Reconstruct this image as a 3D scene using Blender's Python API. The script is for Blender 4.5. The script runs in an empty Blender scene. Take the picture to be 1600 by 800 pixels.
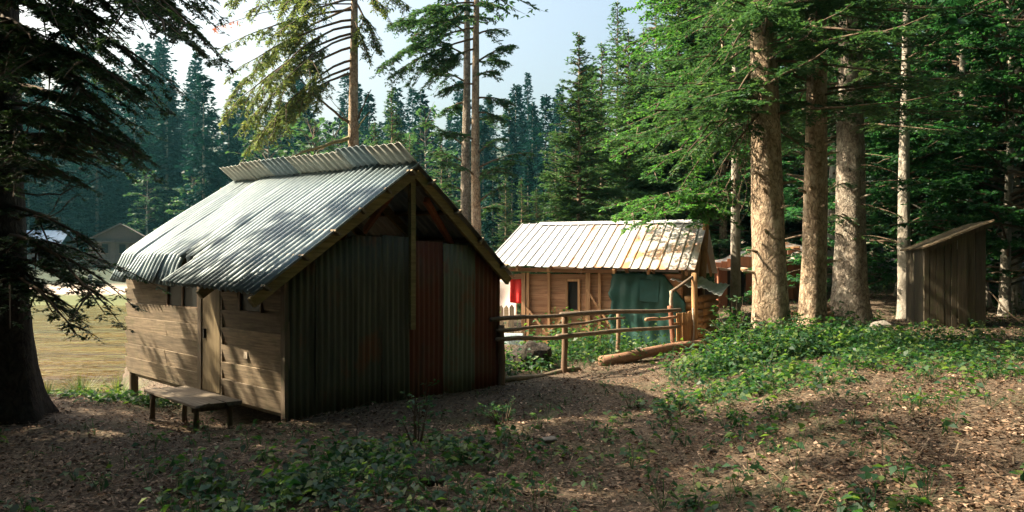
import bpy, math, random
import numpy as np
from mathutils import Vector, noise as mnoise

# ---------------------------------------------------------------- camera, sky, sun, exposure
S = bpy.context.scene
COL = S.collection
F, CX, HZ, EYE = 1080.0, 800.0, 430.0, 1.6          # focal length and horizon in photo pixels, eye height in metres
cam = bpy.data.cameras.new('camera'); camo = bpy.data.objects.new('camera', cam); COL.objects.link(camo)
camo.location = (0, 0, EYE); camo.rotation_euler = (math.radians(90), 0, 0)
cam.lens = 36 * F / 1600; cam.sensor_width = 36; cam.shift_y = 30 / 1600
cam.clip_start = 0.05; cam.clip_end = 3000
S.camera = camo
SUN_AZ, SUN_EL = (-0.985, 0.17), math.radians(43.5)
world = bpy.data.worlds.new('World'); S.world = world; world.use_nodes = True
wn = world.node_tree; bg = wn.nodes['Background']
sky = wn.nodes.new('ShaderNodeTexSky'); sky.sky_type = 'NISHITA'; sky.sun_disc = False
sky.sun_elevation = SUN_EL; sky.sun_rotation = math.atan2(SUN_AZ[0], SUN_AZ[1])
sky.air_density = 1.6; sky.dust_density = 9.0; sky.ozone_density = 1.6
wn.links.new(sky.outputs[0], bg.inputs[0]); bg.inputs[1].default_value = 0.095
sl = bpy.data.lights.new('sun', 'SUN'); sl.energy = 5.0; sl.angle = math.radians(0.55); sl.color = (1.0, 0.83, 0.60)
so = bpy.data.objects.new('sun', sl); COL.objects.link(so)
sd = Vector((SUN_AZ[0] * math.cos(SUN_EL), SUN_AZ[1] * math.cos(SUN_EL), math.sin(SUN_EL)))
so.rotation_euler = sd.to_track_quat('Z', 'Y').to_euler(); so.location = (-30, 10, 30)
S.view_settings.view_transform = 'Standard'; S.view_settings.look = 'None'
S.view_settings.exposure = 1.75; S.view_settings.gamma = 1.0
S.view_settings.use_curve_mapping = False
S.cycles.max_bounces = 8; S.cycles.transparent_max_bounces = 8

R = random.Random(7)
rng = np.random.default_rng(11)
def P(px, py, d): return Vector(((px - CX) / F * d, d, EYE + (HZ - py) / F * d))

# ---------------------------------------------------------------- materials
class NT:
    def __init__(s, name):
        s.m = bpy.data.materials.new(name); s.m.use_nodes = True
        s.t = s.m.node_tree; s.b = s.t.nodes['Principled BSDF']; s.out = s.t.nodes['Material Output']
    def n(s, typ, **kw):
        q = s.t.nodes.new(typ)
        for k, v in kw.items():
            if k.startswith('_'): q.inputs[k[1:]].default_value = v
            else: setattr(q, k, v)
        return q
    def l(s, a, b): s.t.links.new(a, b)
    def coord(s, scale=(1, 1, 1), which='Object', rand=False):
        tc = s.n('ShaderNodeTexCoord'); mp = s.n('ShaderNodeMapping'); mp.inputs['Scale'].default_value = scale
        src = tc.outputs[which]
        if rand:
            oi = s.n('ShaderNodeObjectInfo'); va = s.n('ShaderNodeVectorMath', operation='MULTIPLY_ADD')
            va.inputs[1].default_value = (37, 53, 71); s.l(oi.outputs['Random'], va.inputs[0]); s.l(src, va.inputs[2]); src = va.outputs[0]
        s.l(src, mp.inputs[0]); return mp.outputs[0]
    def noise(s, vec, scale=5, detail=6, rough=0.6):
        q = s.n('ShaderNodeTexNoise'); q.inputs['Scale'].default_value = scale; q.inputs['Detail'].default_value = detail
        q.inputs['Roughness'].default_value = rough; s.l(vec, q.inputs['Vector']); return q.outputs[0]
    def ramp(s, fac, stops):
        q = s.n('ShaderNodeValToRGB'); e = q.color_ramp.elements
        while len(e) < len(stops): e.new(0.5)
        for el, (p, c) in zip(e, stops): el.position = p; el.color = (*c, 1) if len(c) == 3 else c
        s.l(fac, q.inputs[0]); return q.outputs[0]
    def mix(s, fac, a, b, blend='MIX'):
        q = s.n('ShaderNodeMix', data_type='RGBA', blend_type=blend)
        for inp, v in ((q.inputs[0], fac), (q.inputs[6], a), (q.inputs[7], b)):
            if isinstance(v, (int, float)): inp.default_value = v
            elif isinstance(v, tuple): inp.default_value = (*v, 1)
            else: s.l(v, inp)
        return q.outputs[2]
    def math(s, op, a, b=0.5):
        q = s.n('ShaderNodeMath', operation=op)
        for inp, v in ((q.inputs[0], a), (q.inputs[1], b)):
            if isinstance(v, (int, float)): inp.default_value = v
            else: s.l(v, inp)
        return q.outputs[0]
    def bump(s, h, strength=0.4, dist=0.02):
        q = s.n('ShaderNodeBump'); q.inputs['Strength'].default_value = strength; q.inputs['Distance'].default_value = dist
        s.l(h, q.inputs['Height']); s.l(q.outputs[0], s.b.inputs['Normal'])
    def col(s, c):
        if isinstance(c, tuple): s.b.inputs['Base Color'].default_value = (*c, 1)
        else: s.l(c, s.b.inputs['Base Color'])
    def set(s, **kw):
        for k, v in kw.items(): s.b.inputs[k.replace('_', ' ')].default_value = v
        return s.m

def wood(name, dark, light, axis='z', stain=(0.05, 0.04, 0.03), stain_amt=0.5, moss=0.0):
    q = NT(name); sc = {'x': (1.2, 22, 22), 'y': (22, 1.2, 22), 'z': (22, 22, 1.2)}[axis]
    v = q.coord(sc, rand=True); g = q.noise(v, 1.6, 8, 0.65)
    c = q.ramp(g, [(0.28, dark), (0.5, tuple(a * .5 + b * .5 for a, b in zip(dark, light))), (0.72, light)])
    v2 = q.coord((1, 1, 1), rand=True); st = q.noise(v2, 2.3, 5, 0.65)
    c = q.mix(q.math('MULTIPLY', q.ramp(st, [(0.5, (0, 0, 0)), (0.72, (1, 1, 1))]), stain_amt), c, stain)
    if moss: c = q.mix(q.math('MULTIPLY', q.ramp(q.noise(v2, 5, 5), [(0.52, (0, 0, 0)), (0.66, (1, 1, 1))]), moss), c, (0.06, 0.09, 0.02))
    oi = q.n('ShaderNodeObjectInfo'); br = q.math('MULTIPLY_ADD', oi.outputs['Random'], 0.5)
    br.node.inputs[2].default_value = 0.72
    hs = q.n('ShaderNodeHueSaturation'); q.l(br, hs.inputs['Value']); q.l(c, hs.inputs['Color'])
    q.col(hs.outputs[0]); q.bump(g, 0.5, 0.008)
    return q.set(Roughness=0.85)

def bark(name, dark, light, lichen=(0.35, 0.33, 0.26), lich=0.4, scale=1.0):
    q = NT(name); v = q.coord((9 * scale, 9 * scale, 5.0 * scale), rand=True)
    wv = q.n('ShaderNodeTexNoise'); wv.inputs['Scale'].default_value = .8; q.l(v, wv.inputs['Vector'])
    dv = q.n('ShaderNodeVectorMath', operation='MULTIPLY_ADD'); dv.inputs[1].default_value = (1.6, 1.6, 1.6); q.l(wv.outputs[1], dv.inputs[0]); q.l(v, dv.inputs[2]); v = dv.outputs[0]
    vo = q.n('ShaderNodeTexVoronoi'); vo.feature = 'DISTANCE_TO_EDGE'; vo.inputs['Scale'].default_value = 1.5; q.l(v, vo.inputs['Vector'])
    ed = q.ramp(vo.outputs['Distance'], [(0.0, (0, 0, 0)), (0.22, (1, 1, 1))]); n1 = q.noise(v, 2.2, 9, 0.72)
    h = q.math('ADD', q.math('MULTIPLY', n1, .75), q.math('MULTIPLY', ed, 0.13))
    c = q.ramp(h, [(0.32, dark), (0.62, light)])
    v2 = q.coord((1, 1, .8), rand=True); n2 = q.noise(v2, 5.0, 7, .75)
    c = q.mix(q.math('MULTIPLY', q.ramp(n2, [(0.50, (0, 0, 0)), (0.60, (1, 1, 1))]), lich), c, lichen)
    q.col(c); q.bump(h, 1.0, 0.06)
    return q.set(Roughness=0.92)

def leafmat(name, c1, c2, c3, trans=0.4, tcol=None, rough=0.55):
    q = NT(name); a = q.n('ShaderNodeAttribute'); a.attribute_name = 'var'; a.attribute_type = 'GEOMETRY'
    c = q.ramp(a.outputs['Fac'], [(0.0, c1), (0.55, c2), (1.0, c3)])
    oi = q.n('ShaderNodeObjectInfo'); br = q.math('MULTIPLY_ADD', oi.outputs['Random'], 0.4); br.node.inputs[2].default_value = 0.8
    hs = q.n('ShaderNodeHueSaturation'); q.l(br, hs.inputs['Value']); q.l(c, hs.inputs['Color']); c = hs.outputs[0]
    q.col(c); q.set(Roughness=rough); q.b.inputs['Specular IOR Level'].default_value = 0.35
    tr = q.n('ShaderNodeBsdfTranslucent'); ms = q.n('ShaderNodeMixShader'); ms.inputs[0].default_value = trans
    tc = q.mix(1.0, c, tcol or (1.5, 1.7, 0.7), 'MULTIPLY'); q.l(tc, tr.inputs[0])
    q.l(q.b.outputs[0], ms.inputs[1]); q.l(tr.outputs[0], ms.inputs[2]); q.l(ms.outputs[0], q.out.inputs[0])
    return q.m

def plain(name, col, rough=0.8, metal=0.0, var=0.25, scale=6):
    q = NT(name); n = q.noise(q.coord(rand=True), scale, 5)
    q.col(q.mix(q.ramp(n, [(0.3, (0, 0, 0)), (0.7, (1, 1, 1))]), tuple(c * (1 - var) for c in col), tuple(min(1, c * (1 + var)) for c in col)))
    return q.set(Roughness=rough, Metallic=metal)

def sheetmetal(name, base, alt, rust=(0.16, 0.05, 0.02), rust_lo=0.62, metal=0.5, rough=0.45, streak=(6, 6, 0.7)):
    q = NT(name); v = q.coord((1, 1, 1), rand=True); n1 = q.noise(v, 1.3, 6, .65)
    vs = q.coord(streak, rand=True); n2 = q.noise(vs, 1.4, 7, .7)
    c = q.mix(q.ramp(n2, [(0.35, (0, 0, 0)), (0.7, (1, 1, 1))]), base, alt)
    rf = q.ramp(q.math('ADD', q.math('MULTIPLY', n1, 0.65), q.math('MULTIPLY', n2, 0.35)), [(rust_lo - .05, (0, 0, 0)), (rust_lo + 0.06, (1, 1, 1))])
    c = q.mix(rf, c, rust); q.col(c)
    q.l(q.math('MULTIPLY', q.math('SUBTRACT', 1.0, rf), metal), q.b.inputs['Metallic'])
    q.bump(q.noise(v, 9, 4), 0.15, 0.01)
    return q.set(Roughness=rough)

M = dict(
    plankx=wood('weathered_plank_x', (.10, .075, .045), (.30, .23, .15), 'x', moss=.1),
    planky=wood('weathered_plank_y', (.08, .062, .04), (.34, .265, .175), 'y', moss=.2),
    plankz=wood('weathered_plank_z', (.075, .055, .035), (.20, .15, .10), 'z', moss=.35),
    benchw=wood('old_bench_plank', (.05, .04, .028), (.20, .16, .11), 'y', stain_amt=.7),
    doorw=wood('pale_door_wood', (.10, .072, .032), (.24, .18, .085), 'z', stain_amt=.25),
    rafter=wood('mossy_rafter_wood', (.10, .08, .03), (.30, .24, .10), 'x', moss=.3),
    redraft=wood('red_rafter_wood', (.20, .06, .02), (.42, .15, .06), 'x', stain_amt=.3),
    hutx=wood('warm_hut_plank', (.22, .105, .058), (.50, .285, .165), 'x', stain_amt=.25),
    hutz=wood('warm_hut_stud', (.28, .14, .06), (.56, .34, .19), 'z', stain_amt=.2),
    orange=wood('orange_board', (.20, .105, .045), (.46, .27, .12), 'z', stain_amt=.25),
    logw=wood('fence_log', (.085, .062, .042), (.26, .195, .135), 'x', stain_amt=.4, moss=.15),
    postw=wood('fence_post_wood', (.095, .06, .038), (.28, .175, .11), 'z', stain_amt=.4, moss=.1),
    redlog=wood('reddish_log', (.17, .085, .05), (.40, .23, .14), 'x', stain_amt=.25),
    redpost=wood('reddish_post', (.20, .075, .04), (.38, .16, .09), 'z', stain_amt=.3),
    greyx=wood('pale_grey_wood', (.30, .25, .19), (.55, .48, .38), 'x', stain_amt=.2),  # paler grey wood tone
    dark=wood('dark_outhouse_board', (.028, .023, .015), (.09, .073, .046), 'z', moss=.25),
    fard=wood('far_cabin_board', (.05, .042, .036), (.12, .095, .078), 'z'),
    roofm=sheetmetal('galvanised_roof', (.17, .235, .265), (.27, .34, .37), rust_lo=.72, metal=.25, rough=.55),
    capm=sheetmetal('dull_galvanised', (.34, .36, .32), (.46, .48, .44), rust_lo=.66, metal=.3, rough=.55),
    gab_g=sheetmetal('green_grey_sheet', (.052, .052, .032), (.11, .108, .07), (.15, .055, .02), .60, metal=.15, rough=.65),
    gab_r=sheetmetal('rusty_sheet', (.085, .045, .028), (.15, .075, .042), (.13, .035, .015), .46, metal=.05, rough=.8),
    gab_p=sheetmetal('pale_green_sheet', (.10, .11, .075), (.165, .175, .12), (.20, .06, .02), .56, metal=.15, rough=.6),
    hutroof=sheetmetal('pale_seamed_roof', (.46, .47, .49), (.56, .56, .57), (.55, .32, .20), .66, metal=.1, rough=.5),
    hutrust=sheetmetal('rust_streaked_roof', (.46, .44, .43), (.56, .52, .49), (.48, .25, .12), .53, metal=.1, rough=.55, streak=(9, .8, .8)),
    tarp=plain('green_tarp', (.009, .062, .052), .6, var=.25, scale=3), whitecl=plain('white_cloth', (.85, .83, .82), .8, var=.05),
    red=plain('red_cloth', (.70, .02, .02), .7, var=.2), bluepl=plain('pale_blue_plastic', (.45, .58, .62), .35, var=.15),
    black=plain('dark_interior', (.012, .011, .01), .9), glass=plain('dark_pane', (.012, .014, .014), .45), frame=plain('frame_wood', (.16, .10, .06), .8),
    stone=plain('grey_stone', (.19, .175, .155), .9, var=.3, scale=4), blueroof=plain('blue_grey_sheet', (.16, .26, .36), .4, .2, .2, 1),
    skin=plain('skin', (.45, .28, .2), .6), clothes=plain('dark_clothes', (.035, .05, .06), .8), brown_leaf=plain('brown_leaf', (.2, .1, .05)),
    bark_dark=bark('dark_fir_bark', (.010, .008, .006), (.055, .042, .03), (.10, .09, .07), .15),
    bark_fir=bark('tan_fir_bark', (.13, .09, .055), (.52, .40, .28), (.62, .53, .41), .5),
    bark_grey=bark('grey_fir_bark', (.08, .065, .05), (.36, .31, .25), (.50, .47, .40), .5),
    bark_beech=bark('smooth_beech_bark', (.24, .22, .18), (.42, .39, .34), (.5, .48, .42), .4, .5),
    twig=plain('twig_bark', (.10, .07, .045), .9), deadtw=plain('dead_twig_bark', (.20, .15, .10), .9), mosstw=plain('mossy_limb_bark', (.22, .20, .10), .9),
    needle=leafmat('fir_needles', (.018, .05, .030), (.036, .095, .05), (.095, .165, .06), .42, (1.6, 1.7, .8)),
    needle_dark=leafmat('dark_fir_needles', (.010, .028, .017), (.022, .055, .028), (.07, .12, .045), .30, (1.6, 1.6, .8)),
    needle_gold=leafmat('golden_spruce_needles', (.05, .10, .045), (.12, .17, .07), (.26, .25, .11), .5, (1.5, 1.55, .8)),
    needle_far=leafmat('far_fir_needles', (.0035, .018, .020), (.006, .028, .030), (.013, .044, .042), .2, (1.2, 1.6, 1.0)),
    leaf=leafmat('beech_leaves', (.022, .072, .032), (.046, .128, .045), (.11, .205, .055), .55, (1.55, 1.8, .7), .45),
    leaf_dk=leafmat('deep_beech_leaves', (.012, .052, .032), (.025, .088, .044), (.065, .15, .055), .5, (1.45, 1.75, .8), .45),
    herb=leafmat('herb_leaves', (.014, .050, .028), (.035, .095, .042), (.13, .185, .05), .4, (1.4, 1.8, .6), .5),
    rush=leafmat('rush_blades', (.03, .07, .02), (.07, .13, .035), (.18, .20, .06), .35),
    litter=leafmat('fallen_leaves', (.045, .027, .016), (.17, .108, .066), (.46, .33, .24), .1, (1, .8, .6), .8),
    deadneedle=leafmat('dead_orange_needles', (.30, .09, .03), (.42, .15, .05), (.5, .22, .08), .4, (1.2, .9, .7)),
)

M['glass'].node_tree.nodes['Principled BSDF'].inputs['Specular IOR Level'].default_value = .08
M['needle_far'].node_tree.nodes['Principled BSDF'].inputs['Specular IOR Level'].default_value = .05
# ---------------------------------------------------------------- object helpers
def link(name, me, mats, parent=None, kind=None, smooth=False):
    if not isinstance(mats, (list, tuple)): mats = [mats]
    if not me.materials:
        for m in mats: me.materials.append(m)
    if smooth: me.polygons.foreach_set('use_smooth', np.ones(len(me.polygons), bool))
    o = bpy.data.objects.new(name, me); COL.objects.link(o)
    if parent: o.parent = parent
    if kind: o['kind'] = kind
    return o
def tag(o, label, cat, group=None):
    o['label'] = label; o['category'] = cat
    if group: o['group'] = group
    return o
def thing(name, label, cat, loc=(0, 0, 0), rz=0, group=None):
    o = bpy.data.objects.new(name, None); COL.objects.link(o); o.location = loc; o.rotation_euler = (0, 0, rz)
    o.empty_display_size = 0.2
    return tag(o, label, cat, group)
def pyd(v, f, name='mesh'):
    me = bpy.data.meshes.new(name); me.from_pydata([tuple(p) for p in v], [], f); me.update(); return me
def npmesh(v, q, var=None, name='mesh'):
    """v (V,3), q (Q,k) faces, var per face"""
    me = bpy.data.meshes.new(name); k = q.shape[1]
    me.vertices.add(len(v)); me.vertices.foreach_set('co', np.ascontiguousarray(v, dtype=np.float32).ravel())
    me.loops.add(q.size); me.loops.foreach_set('vertex_index', q.astype(np.int32).ravel())
    me.polygons.add(len(q)); me.polygons.foreach_set('loop_start', np.arange(0, q.size, k, dtype=np.int32))
    if var is not None:
        a = me.attributes.new('var', 'FLOAT', 'FACE'); a.data.foreach_set('value', var.astype(np.float32))
    me.update(calc_edges=True); return me
def jit(a): return (R.random() * 2 - 1) * a
def slab(c, ex, ey, ez, j=0.0):
    """box centred on c with half-edge vectors; corners jittered a little so it is not ruler-straight"""
    c, ex, ey, ez = Vector(c), Vector(ex), Vector(ey), Vector(ez); v = []
    for a in (-1, 1):
        for b in (-1, 1):
            for d in (-1, 1): v.append(c + a * ex + b * ey + d * ez + Vector((jit(j), jit(j), jit(j))))
    f = [(0, 1, 3, 2), (4, 6, 7, 5), (0, 4, 5, 1), (2, 3, 7, 6), (0, 2, 6, 4), (1, 5, 7, 3)]
    return v, f
def box(name, parent, lo, hi, mat, j=0.0):
    lo, hi = Vector(lo), Vector(hi); c = (lo + hi) / 2; h = (hi - lo) / 2
    v, f = slab(c, (h.x, 0, 0), (0, h.y, 0), (0, 0, h.z), j); return link(name, pyd(v, f), mat, parent)
def beam(name, parent, a, b, w, t, mat, up=(0, 0, 1), j=0.004):
    """squared timber from a to b; w along side, t along up"""
    a, b = Vector(a), Vector(b); d = (b - a); L = d.length; d.normalize(); u = Vector(up); s = d.cross(u).normalized(); u = s.cross(d)
    v, f = slab((a + b) / 2, d * L / 2, s * w / 2, u * t / 2, j); return link(name, pyd(v, f), mat, parent)
def tube(path, rad, n=8, wob=0.0, cap=True):
    path = [Vector(p) for p in path]; v = []; f = []; K = len(path)
    if not hasattr(rad, '__len__'): rad = [rad] * K
    ref = None
    for i, p in enumerate(path):
        d = (path[min(i + 1, K - 1)] - path[max(i - 1, 0)]).normalized()
        if ref is None: ref = d.orthogonal()
        ref = (ref - d * ref.dot(d)).normalized(); s = d.cross(ref)
        for k in range(n):
            a = 2 * math.pi * k / n; r = rad[i] * (1 + (jit(wob) if wob else 0)); v.append(p + (ref * math.cos(a) + s * math.sin(a)) * r)
    for i in range(K - 1):
        for k in range(n): f.append((i * n + k, i * n + (k + 1) % n, (i + 1) * n + (k + 1) % n, (i + 1) * n + k))
    if cap: f.append(tuple(range(n - 1, -1, -1))); f.append(tuple(range((K - 1) * n, K * n)))
    return v, f
def log(name, parent, a, b, r0, r1, mat, n=8, bend=0.03, seg=7, wob=0.07):
    a, b = Vector(a), Vector(b); L = (b - a).length; k1, k2 = R.random() * 6, R.random() * 6; path = []; rad = []
    for i in range(seg + 1):
        t = i / seg; p = a.lerp(b, t); e = math.sin(math.pi * t)
        path.append(p + Vector((math.sin(k1 + t * 5), math.cos(k2 + t * 4), math.sin(k2 + t * 6))) * bend * e); rad.append((r0 + (r1 - r0) * t) * (1 + jit(.06)))
    return link(name, pyd(*tube(path, rad, n, wob)), mat, parent, smooth=True)
def merge(parts):
    v, f = [], []
    for a, b in parts:
        o = len(v); v += list(a); f += [tuple(i + o for i in q) for q in b]
    return v, f
def copy_tree(o, parent=None):
    c = o.copy(); COL.objects.link(c); c.parent = parent
    for ch in list(o.children): copy_tree(ch, c)
    return c

# ---------------------------------------------------------------- terrain
def sstep(a, b, x):
    t = np.clip((x - a) / (b - a), 0, 1); return t * t * (3 - 2 * t)
def lake_sd(x, y):
    d1 = y - (13.3 + .18 * (x + 8.7) + .35 * np.sin(x * .9))
    d2 = (-.52 * y - 1.9 - x) * .887
    d3 = 57 + 1.2 * np.sin(x * .11) - y
    return np.minimum(np.minimum(d1, d2), np.minimum(d3, x + 80))
def wave(x, y):
    return .5 * np.sin(x * 1.7 + y * .6) * np.cos(y * 1.3 - x * .5) + .3 * np.sin(x * 3.9 - y * 2.7 + 1.2) + .2 * np.sin(x * 7.3 + 2.1) * np.cos(y * 6.7)
def ground(x, y):
    x = np.asarray(x, float); y = np.asarray(y, float)
    z = .5 * sstep(0, 1, (x - 1.5 - .25 * (y - 10)) / 3.2) + .012 * np.clip(x - 4, 0, 30)
    z = z + .085 * np.clip(y - 17, 0, 200) * sstep(2, 9, x)
    z = z - .30 * np.exp(-((x - 1.3) ** 2 / 9 + (y - 16.8) ** 2 / 8))
    far = np.interp(y, [0, 40, 60, 83, 96, 112, 132, 172, 260, 520], [0, 0, -.55, .2, 3.6, 5, 12, 28, 50, 60])
    z = np.maximum(z + np.minimum(far, 0), far * (1 - .0 * x)) if True else z
    z = z + .035 * wave(x, y) + .02 * wave(x * 2.3 + 4, y * 2.1)
    cx_ = (x + 2.5) * .683 + (y - 7.7) * .73; cy_ = -(x + 2.5) * .73 + (y - 7.7) * .683
    z = z - .26 * np.exp(-((cx_ - .1) ** 2 / .9)) * sstep(-.2, .5, cy_) * sstep(6.5, 5, cy_)
    t = sstep(-5.0, 1.5, lake_sd(x, y))
    return z * (1 - t) - 1.5 * t
def gz(x, y): return float(ground(x, y))

def axis(n, lo, hi, c, w):
    u = np.linspace(math.asinh((lo - c) / w), math.asinh((hi - c) / w), n); return c + w * np.sinh(u)
gx = axis(300, -420, 420, 0, 8); gy = axis(320, -60, 560, 8, 8)
X, Y = np.meshgrid(gx, gy); Z = ground(X, Y)
n0, n1 = X.shape; idx = np.arange(n0 * n1).reshape(n0, n1)
quads = np.stack([idx[:-1, :-1], idx[:-1, 1:], idx[1:, 1:], idx[1:, :-1]], -1).reshape(-1, 4)
q = NT('forest_floor')
v = q.coord((1, 1, 1)); n1_ = q.noise(v, 0.9, 8, .65); n2_ = q.noise(v, 24, 6, .7); n3_ = q.noise(v, 5, 6, .6)
c = q.ramp(n2_, [(.3, (.022, .016, .010)), (.5, (.085, .060, .038)), (.74, (.29, .215, .15))])
c = q.mix(q.math('MULTIPLY', q.ramp(n1_, [(.5, (0, 0, 0)), (.64, (1, 1, 1))]), .5), c, (.045, .06, .02))
sx = q.n('ShaderNodeSeparateXYZ'); tc = q.n('ShaderNodeTexCoord'); q.l(tc.outputs['Object'], sx.inputs[0])
yb = q.n('ShaderNodeMapRange'); yb.inputs[1].default_value = 52; yb.inputs[2].default_value = 58; q.l(sx.outputs[1], yb.inputs[0])
yc = q.n('ShaderNodeMapRange'); yc.inputs[1].default_value = 66; yc.inputs[2].default_value = 70; q.l(sx.outputs[1], yc.inputs[0])
yd = q.n('ShaderNodeMapRange'); yd.inputs[1].default_value = 82; yd.inputs[2].default_value = 85; q.l(sx.outputs[1], yd.inputs[0])
c = q.mix(yb.outputs[0], c, q.mix(q.noise(v, .6, 5), (.05, .075, .02), (.10, .11, .032)))
c = q.mix(yc.outputs[0], c, (.40, .33, .27)); c = q.mix(yd.outputs[0], c, (.018, .034, .018))
q.col(c); q.bump(q.math('ADD', n2_, q.math('MULTIPLY', n3_, .7)), .8, .05)
g = link('ground', npmesh(np.stack([X, Y, Z], -1).reshape(-1, 3), quads), q.set(Roughness=.95), kind='structure', smooth=True)

q = NT('lake_water')
w1 = q.noise(q.coord((.8, 1.3, 1)), 2.0, 4, .6); w2 = q.noise(q.coord((.10, .42, 1)), 1.0, 5, .6); w3 = q.noise(q.coord((.42, .75, 1)), 1.0, 4, .6)
q.col(q.mix(q.ramp(w2, [(.38, (0, 0, 0)), (.62, (1, 1, 1))]), (.030, .0155, .0006), (.105, .056, .002)))  # bright and dark ripple streaks put into the water colour
q.bump(q.math('ADD', q.math('MULTIPLY', w1, .35), q.math('MULTIPLY', w3, 1.8)), 1.0, .11)
m = q.set(Roughness=.03, IOR=1.27)
link('lake', pyd([(-90, 9, -1), (6, 9, -1), (6, 66, -1), (-90, 66, -1)], [(0, 1, 2, 3)]), m, kind='structure')

# ---------------------------------------------------------------- cabin
cab = thing('wooden_cabin', 'weathered plank cabin with corrugated metal roof and patched sheet metal gable beside the lake', 'cabin',
            (-2.5, 7.7, 0), math.atan2(.730, .683))
WD, LN = 3.35, 5.05                    # gable width (local x), wall length (local y)
RX = 1.72                              # ridge position
def ridge_z(y): return 2.95 + .22 * y / 5.0
def left_z(x, y): return ridge_z(y) - .735 * (RX - x)
def right_z(x, y): return ridge_z(y) - .80 * (x - RX)
PITCH, AMP = .13, .032
def corr(name, fn, y0, y1, s0, s1, mat, ns=5, parent=cab, spc=8, warp=.006, amp=AMP, pitch=PITCH):
    """corrugated sheet: fn(s, y) -> (x, z, nx, nz) gives the slope section; the waves run along s"""
    nw = max(2, int(round((y1 - y0) / PITCH * spc))); v = []; f = []
    ph = R.random() * 6
    for i in range(ns + 1):
        for k in range(nw + 1):
            yy = y0 + (y1 - y0) * k / nw
            a, b = (s0(yy), s1(yy)) if callable(s0) else (s0, s1)
            s = a + (b - a) * i / ns
            x, z, nx, nz = fn(s, yy); h = amp * math.sin(2 * math.pi * yy / pitch) + warp * math.sin(ph + 3 * s + 2 * yy)
            v.append((x + nx * h, yy, z + nz * h))
    for i in range(ns):
        for k in range(nw):
            a = i * (nw + 1) + k; f.append((a, a + 1, a + nw + 2, a + nw + 1))
    o = link(name, pyd(v, f), mat, parent, smooth=True)
    md = o.modifiers.new('thick', 'SOLIDIFY'); md.thickness = .003; md.offset = 0
    return o
nl = 1 / math.hypot(1, .735)
def left_fn(lift):
    def fn(s, y):                      # s = 0 at ridge, positive down to the eave, in horizontal metres
        return RX - s, left_z(RX - s, y) + lift, -.735 * nl, nl
    return fn
def fold_fn(lift, drop, kx):
    def fn(s, y):
        if s <= 1.80: return left_fn(lift)(s, y)
        e = s - 1.80; x0, z0 = RX - 1.80, left_z(RX - 1.80, y) + lift
        return x0 - kx * e, z0 - drop * e, -.93, .36
    return fn
nr = 1 / math.hypot(1, .80)
def right_fn(lift):
    def fn(s, y): return RX + s, right_z(RX + s, y) + lift, .80 * nr, nr
    return fn
edges = [-.17, .62, 1.42, 2.2]
for i in range(3):
    corr('roof_sheet', left_fn(.095 + .012 * (i % 2)), edges[i] - .03, edges[i + 1] + .03, 0.0, 2.22 + jit(.02), M['roofm'])
corr('roof_sheet', left_fn(.107), 2.2, 2.75, lambda y: 0.0, lambda y: 1.86 - .10 * abs(math.sin(y * 9)) + .25 * max(0, 2.3 - y) * 4, M['roofm'])
for (a, b, dr, kx, ln) in ((2.72, 3.32, 1.75, .50, 2.03), (3.27, 3.92, 1.55, .62, 2.05), (3.88, 4.45, 1.35, .85, 2.06), (4.40, 4.97, 1.6, .75, 2.07)):
    corr('roof_sheet', fold_fn(.10 + jit(.01), dr, kx), a, b, 0.0, ln, M['roofm'], ns=24, warp=.012)
re = [-.17, .55, 1.27, 1.98, 2.7, 3.42, 4.14, 4.97]
for i in range(7):
    lo = -.27 - R.random() * .035
    corr('roof_sheet', right_fn(.10 + .014 * (i % 2)), re[i] - .02, re[i + 1] + .02, lo, 1.80 + jit(.03), M['capm'] if i not in (1, 4) else M['roofm'], amp=.014, pitch=.15)
# rafters, purlins, ridge post
for yy in (-.10, 1.2, 2.5, 3.8, 4.85):
    xe = -.47 if yy < 2.2 else -.06
    beam('rafter', cab, (RX, yy, ridge_z(yy) - .03), (xe, yy, left_z(xe, yy) - .03), .06, .11, M['rafter'], up=(.735, 0, 1))
    beam('rafter', cab, (RX, yy, ridge_z(yy) - .03), (3.48, yy, right_z(3.48, yy) - .03), .06, .11, M['rafter'], up=(-.8, 0, 1))
for k, xx in enumerate((-.35, .1, .5, .88, 1.25, 1.6)):
    z = left_z(xx, 0) + .034
    ye = 5.08 + R.random() * .16 if k else 2.15
    beam('purlin', cab, (xx, -.19 - R.random() * .06, z), (xx, ye, left_z(xx, ye) + .034), .09, .028, M['planky'], up=(.735, 0, 1))
for k, xx in enumerate((1.95, 2.4, 2.85, 3.3)):
    beam('purlin', cab, (xx, -.19 - R.random() * .07, right_z(xx, 0) + .045), (xx, 5.1, right_z(xx, 5.1) + .045), .09, .028, M['planky'], up=(-.8, 0, 1))
for xx in (.75, 1.45):
    beam('roof_brace', cab, (xx, .02, left_z(xx, 0) - .10), (xx + .9, 1.9, left_z(xx, 2) - .55), .05, .10, M['redraft'])
beam('roof_brace', cab, (2.0, .02, right_z(2.0, 0) - .12), (3.15, .5, right_z(3.15, .5) - .1), .05, .09, M['redraft'])
beam('tie_beam', cab, (.05, .9, 1.75), (3.3, .9, 1.75), .08, .1, M['rafter'])
beam('ridge_post', cab, (RX, -.04, .9), (RX, -.04, ridge_z(0) - .06), .07, .07, M['rafter'], up=(1, 0, 0))
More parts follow.
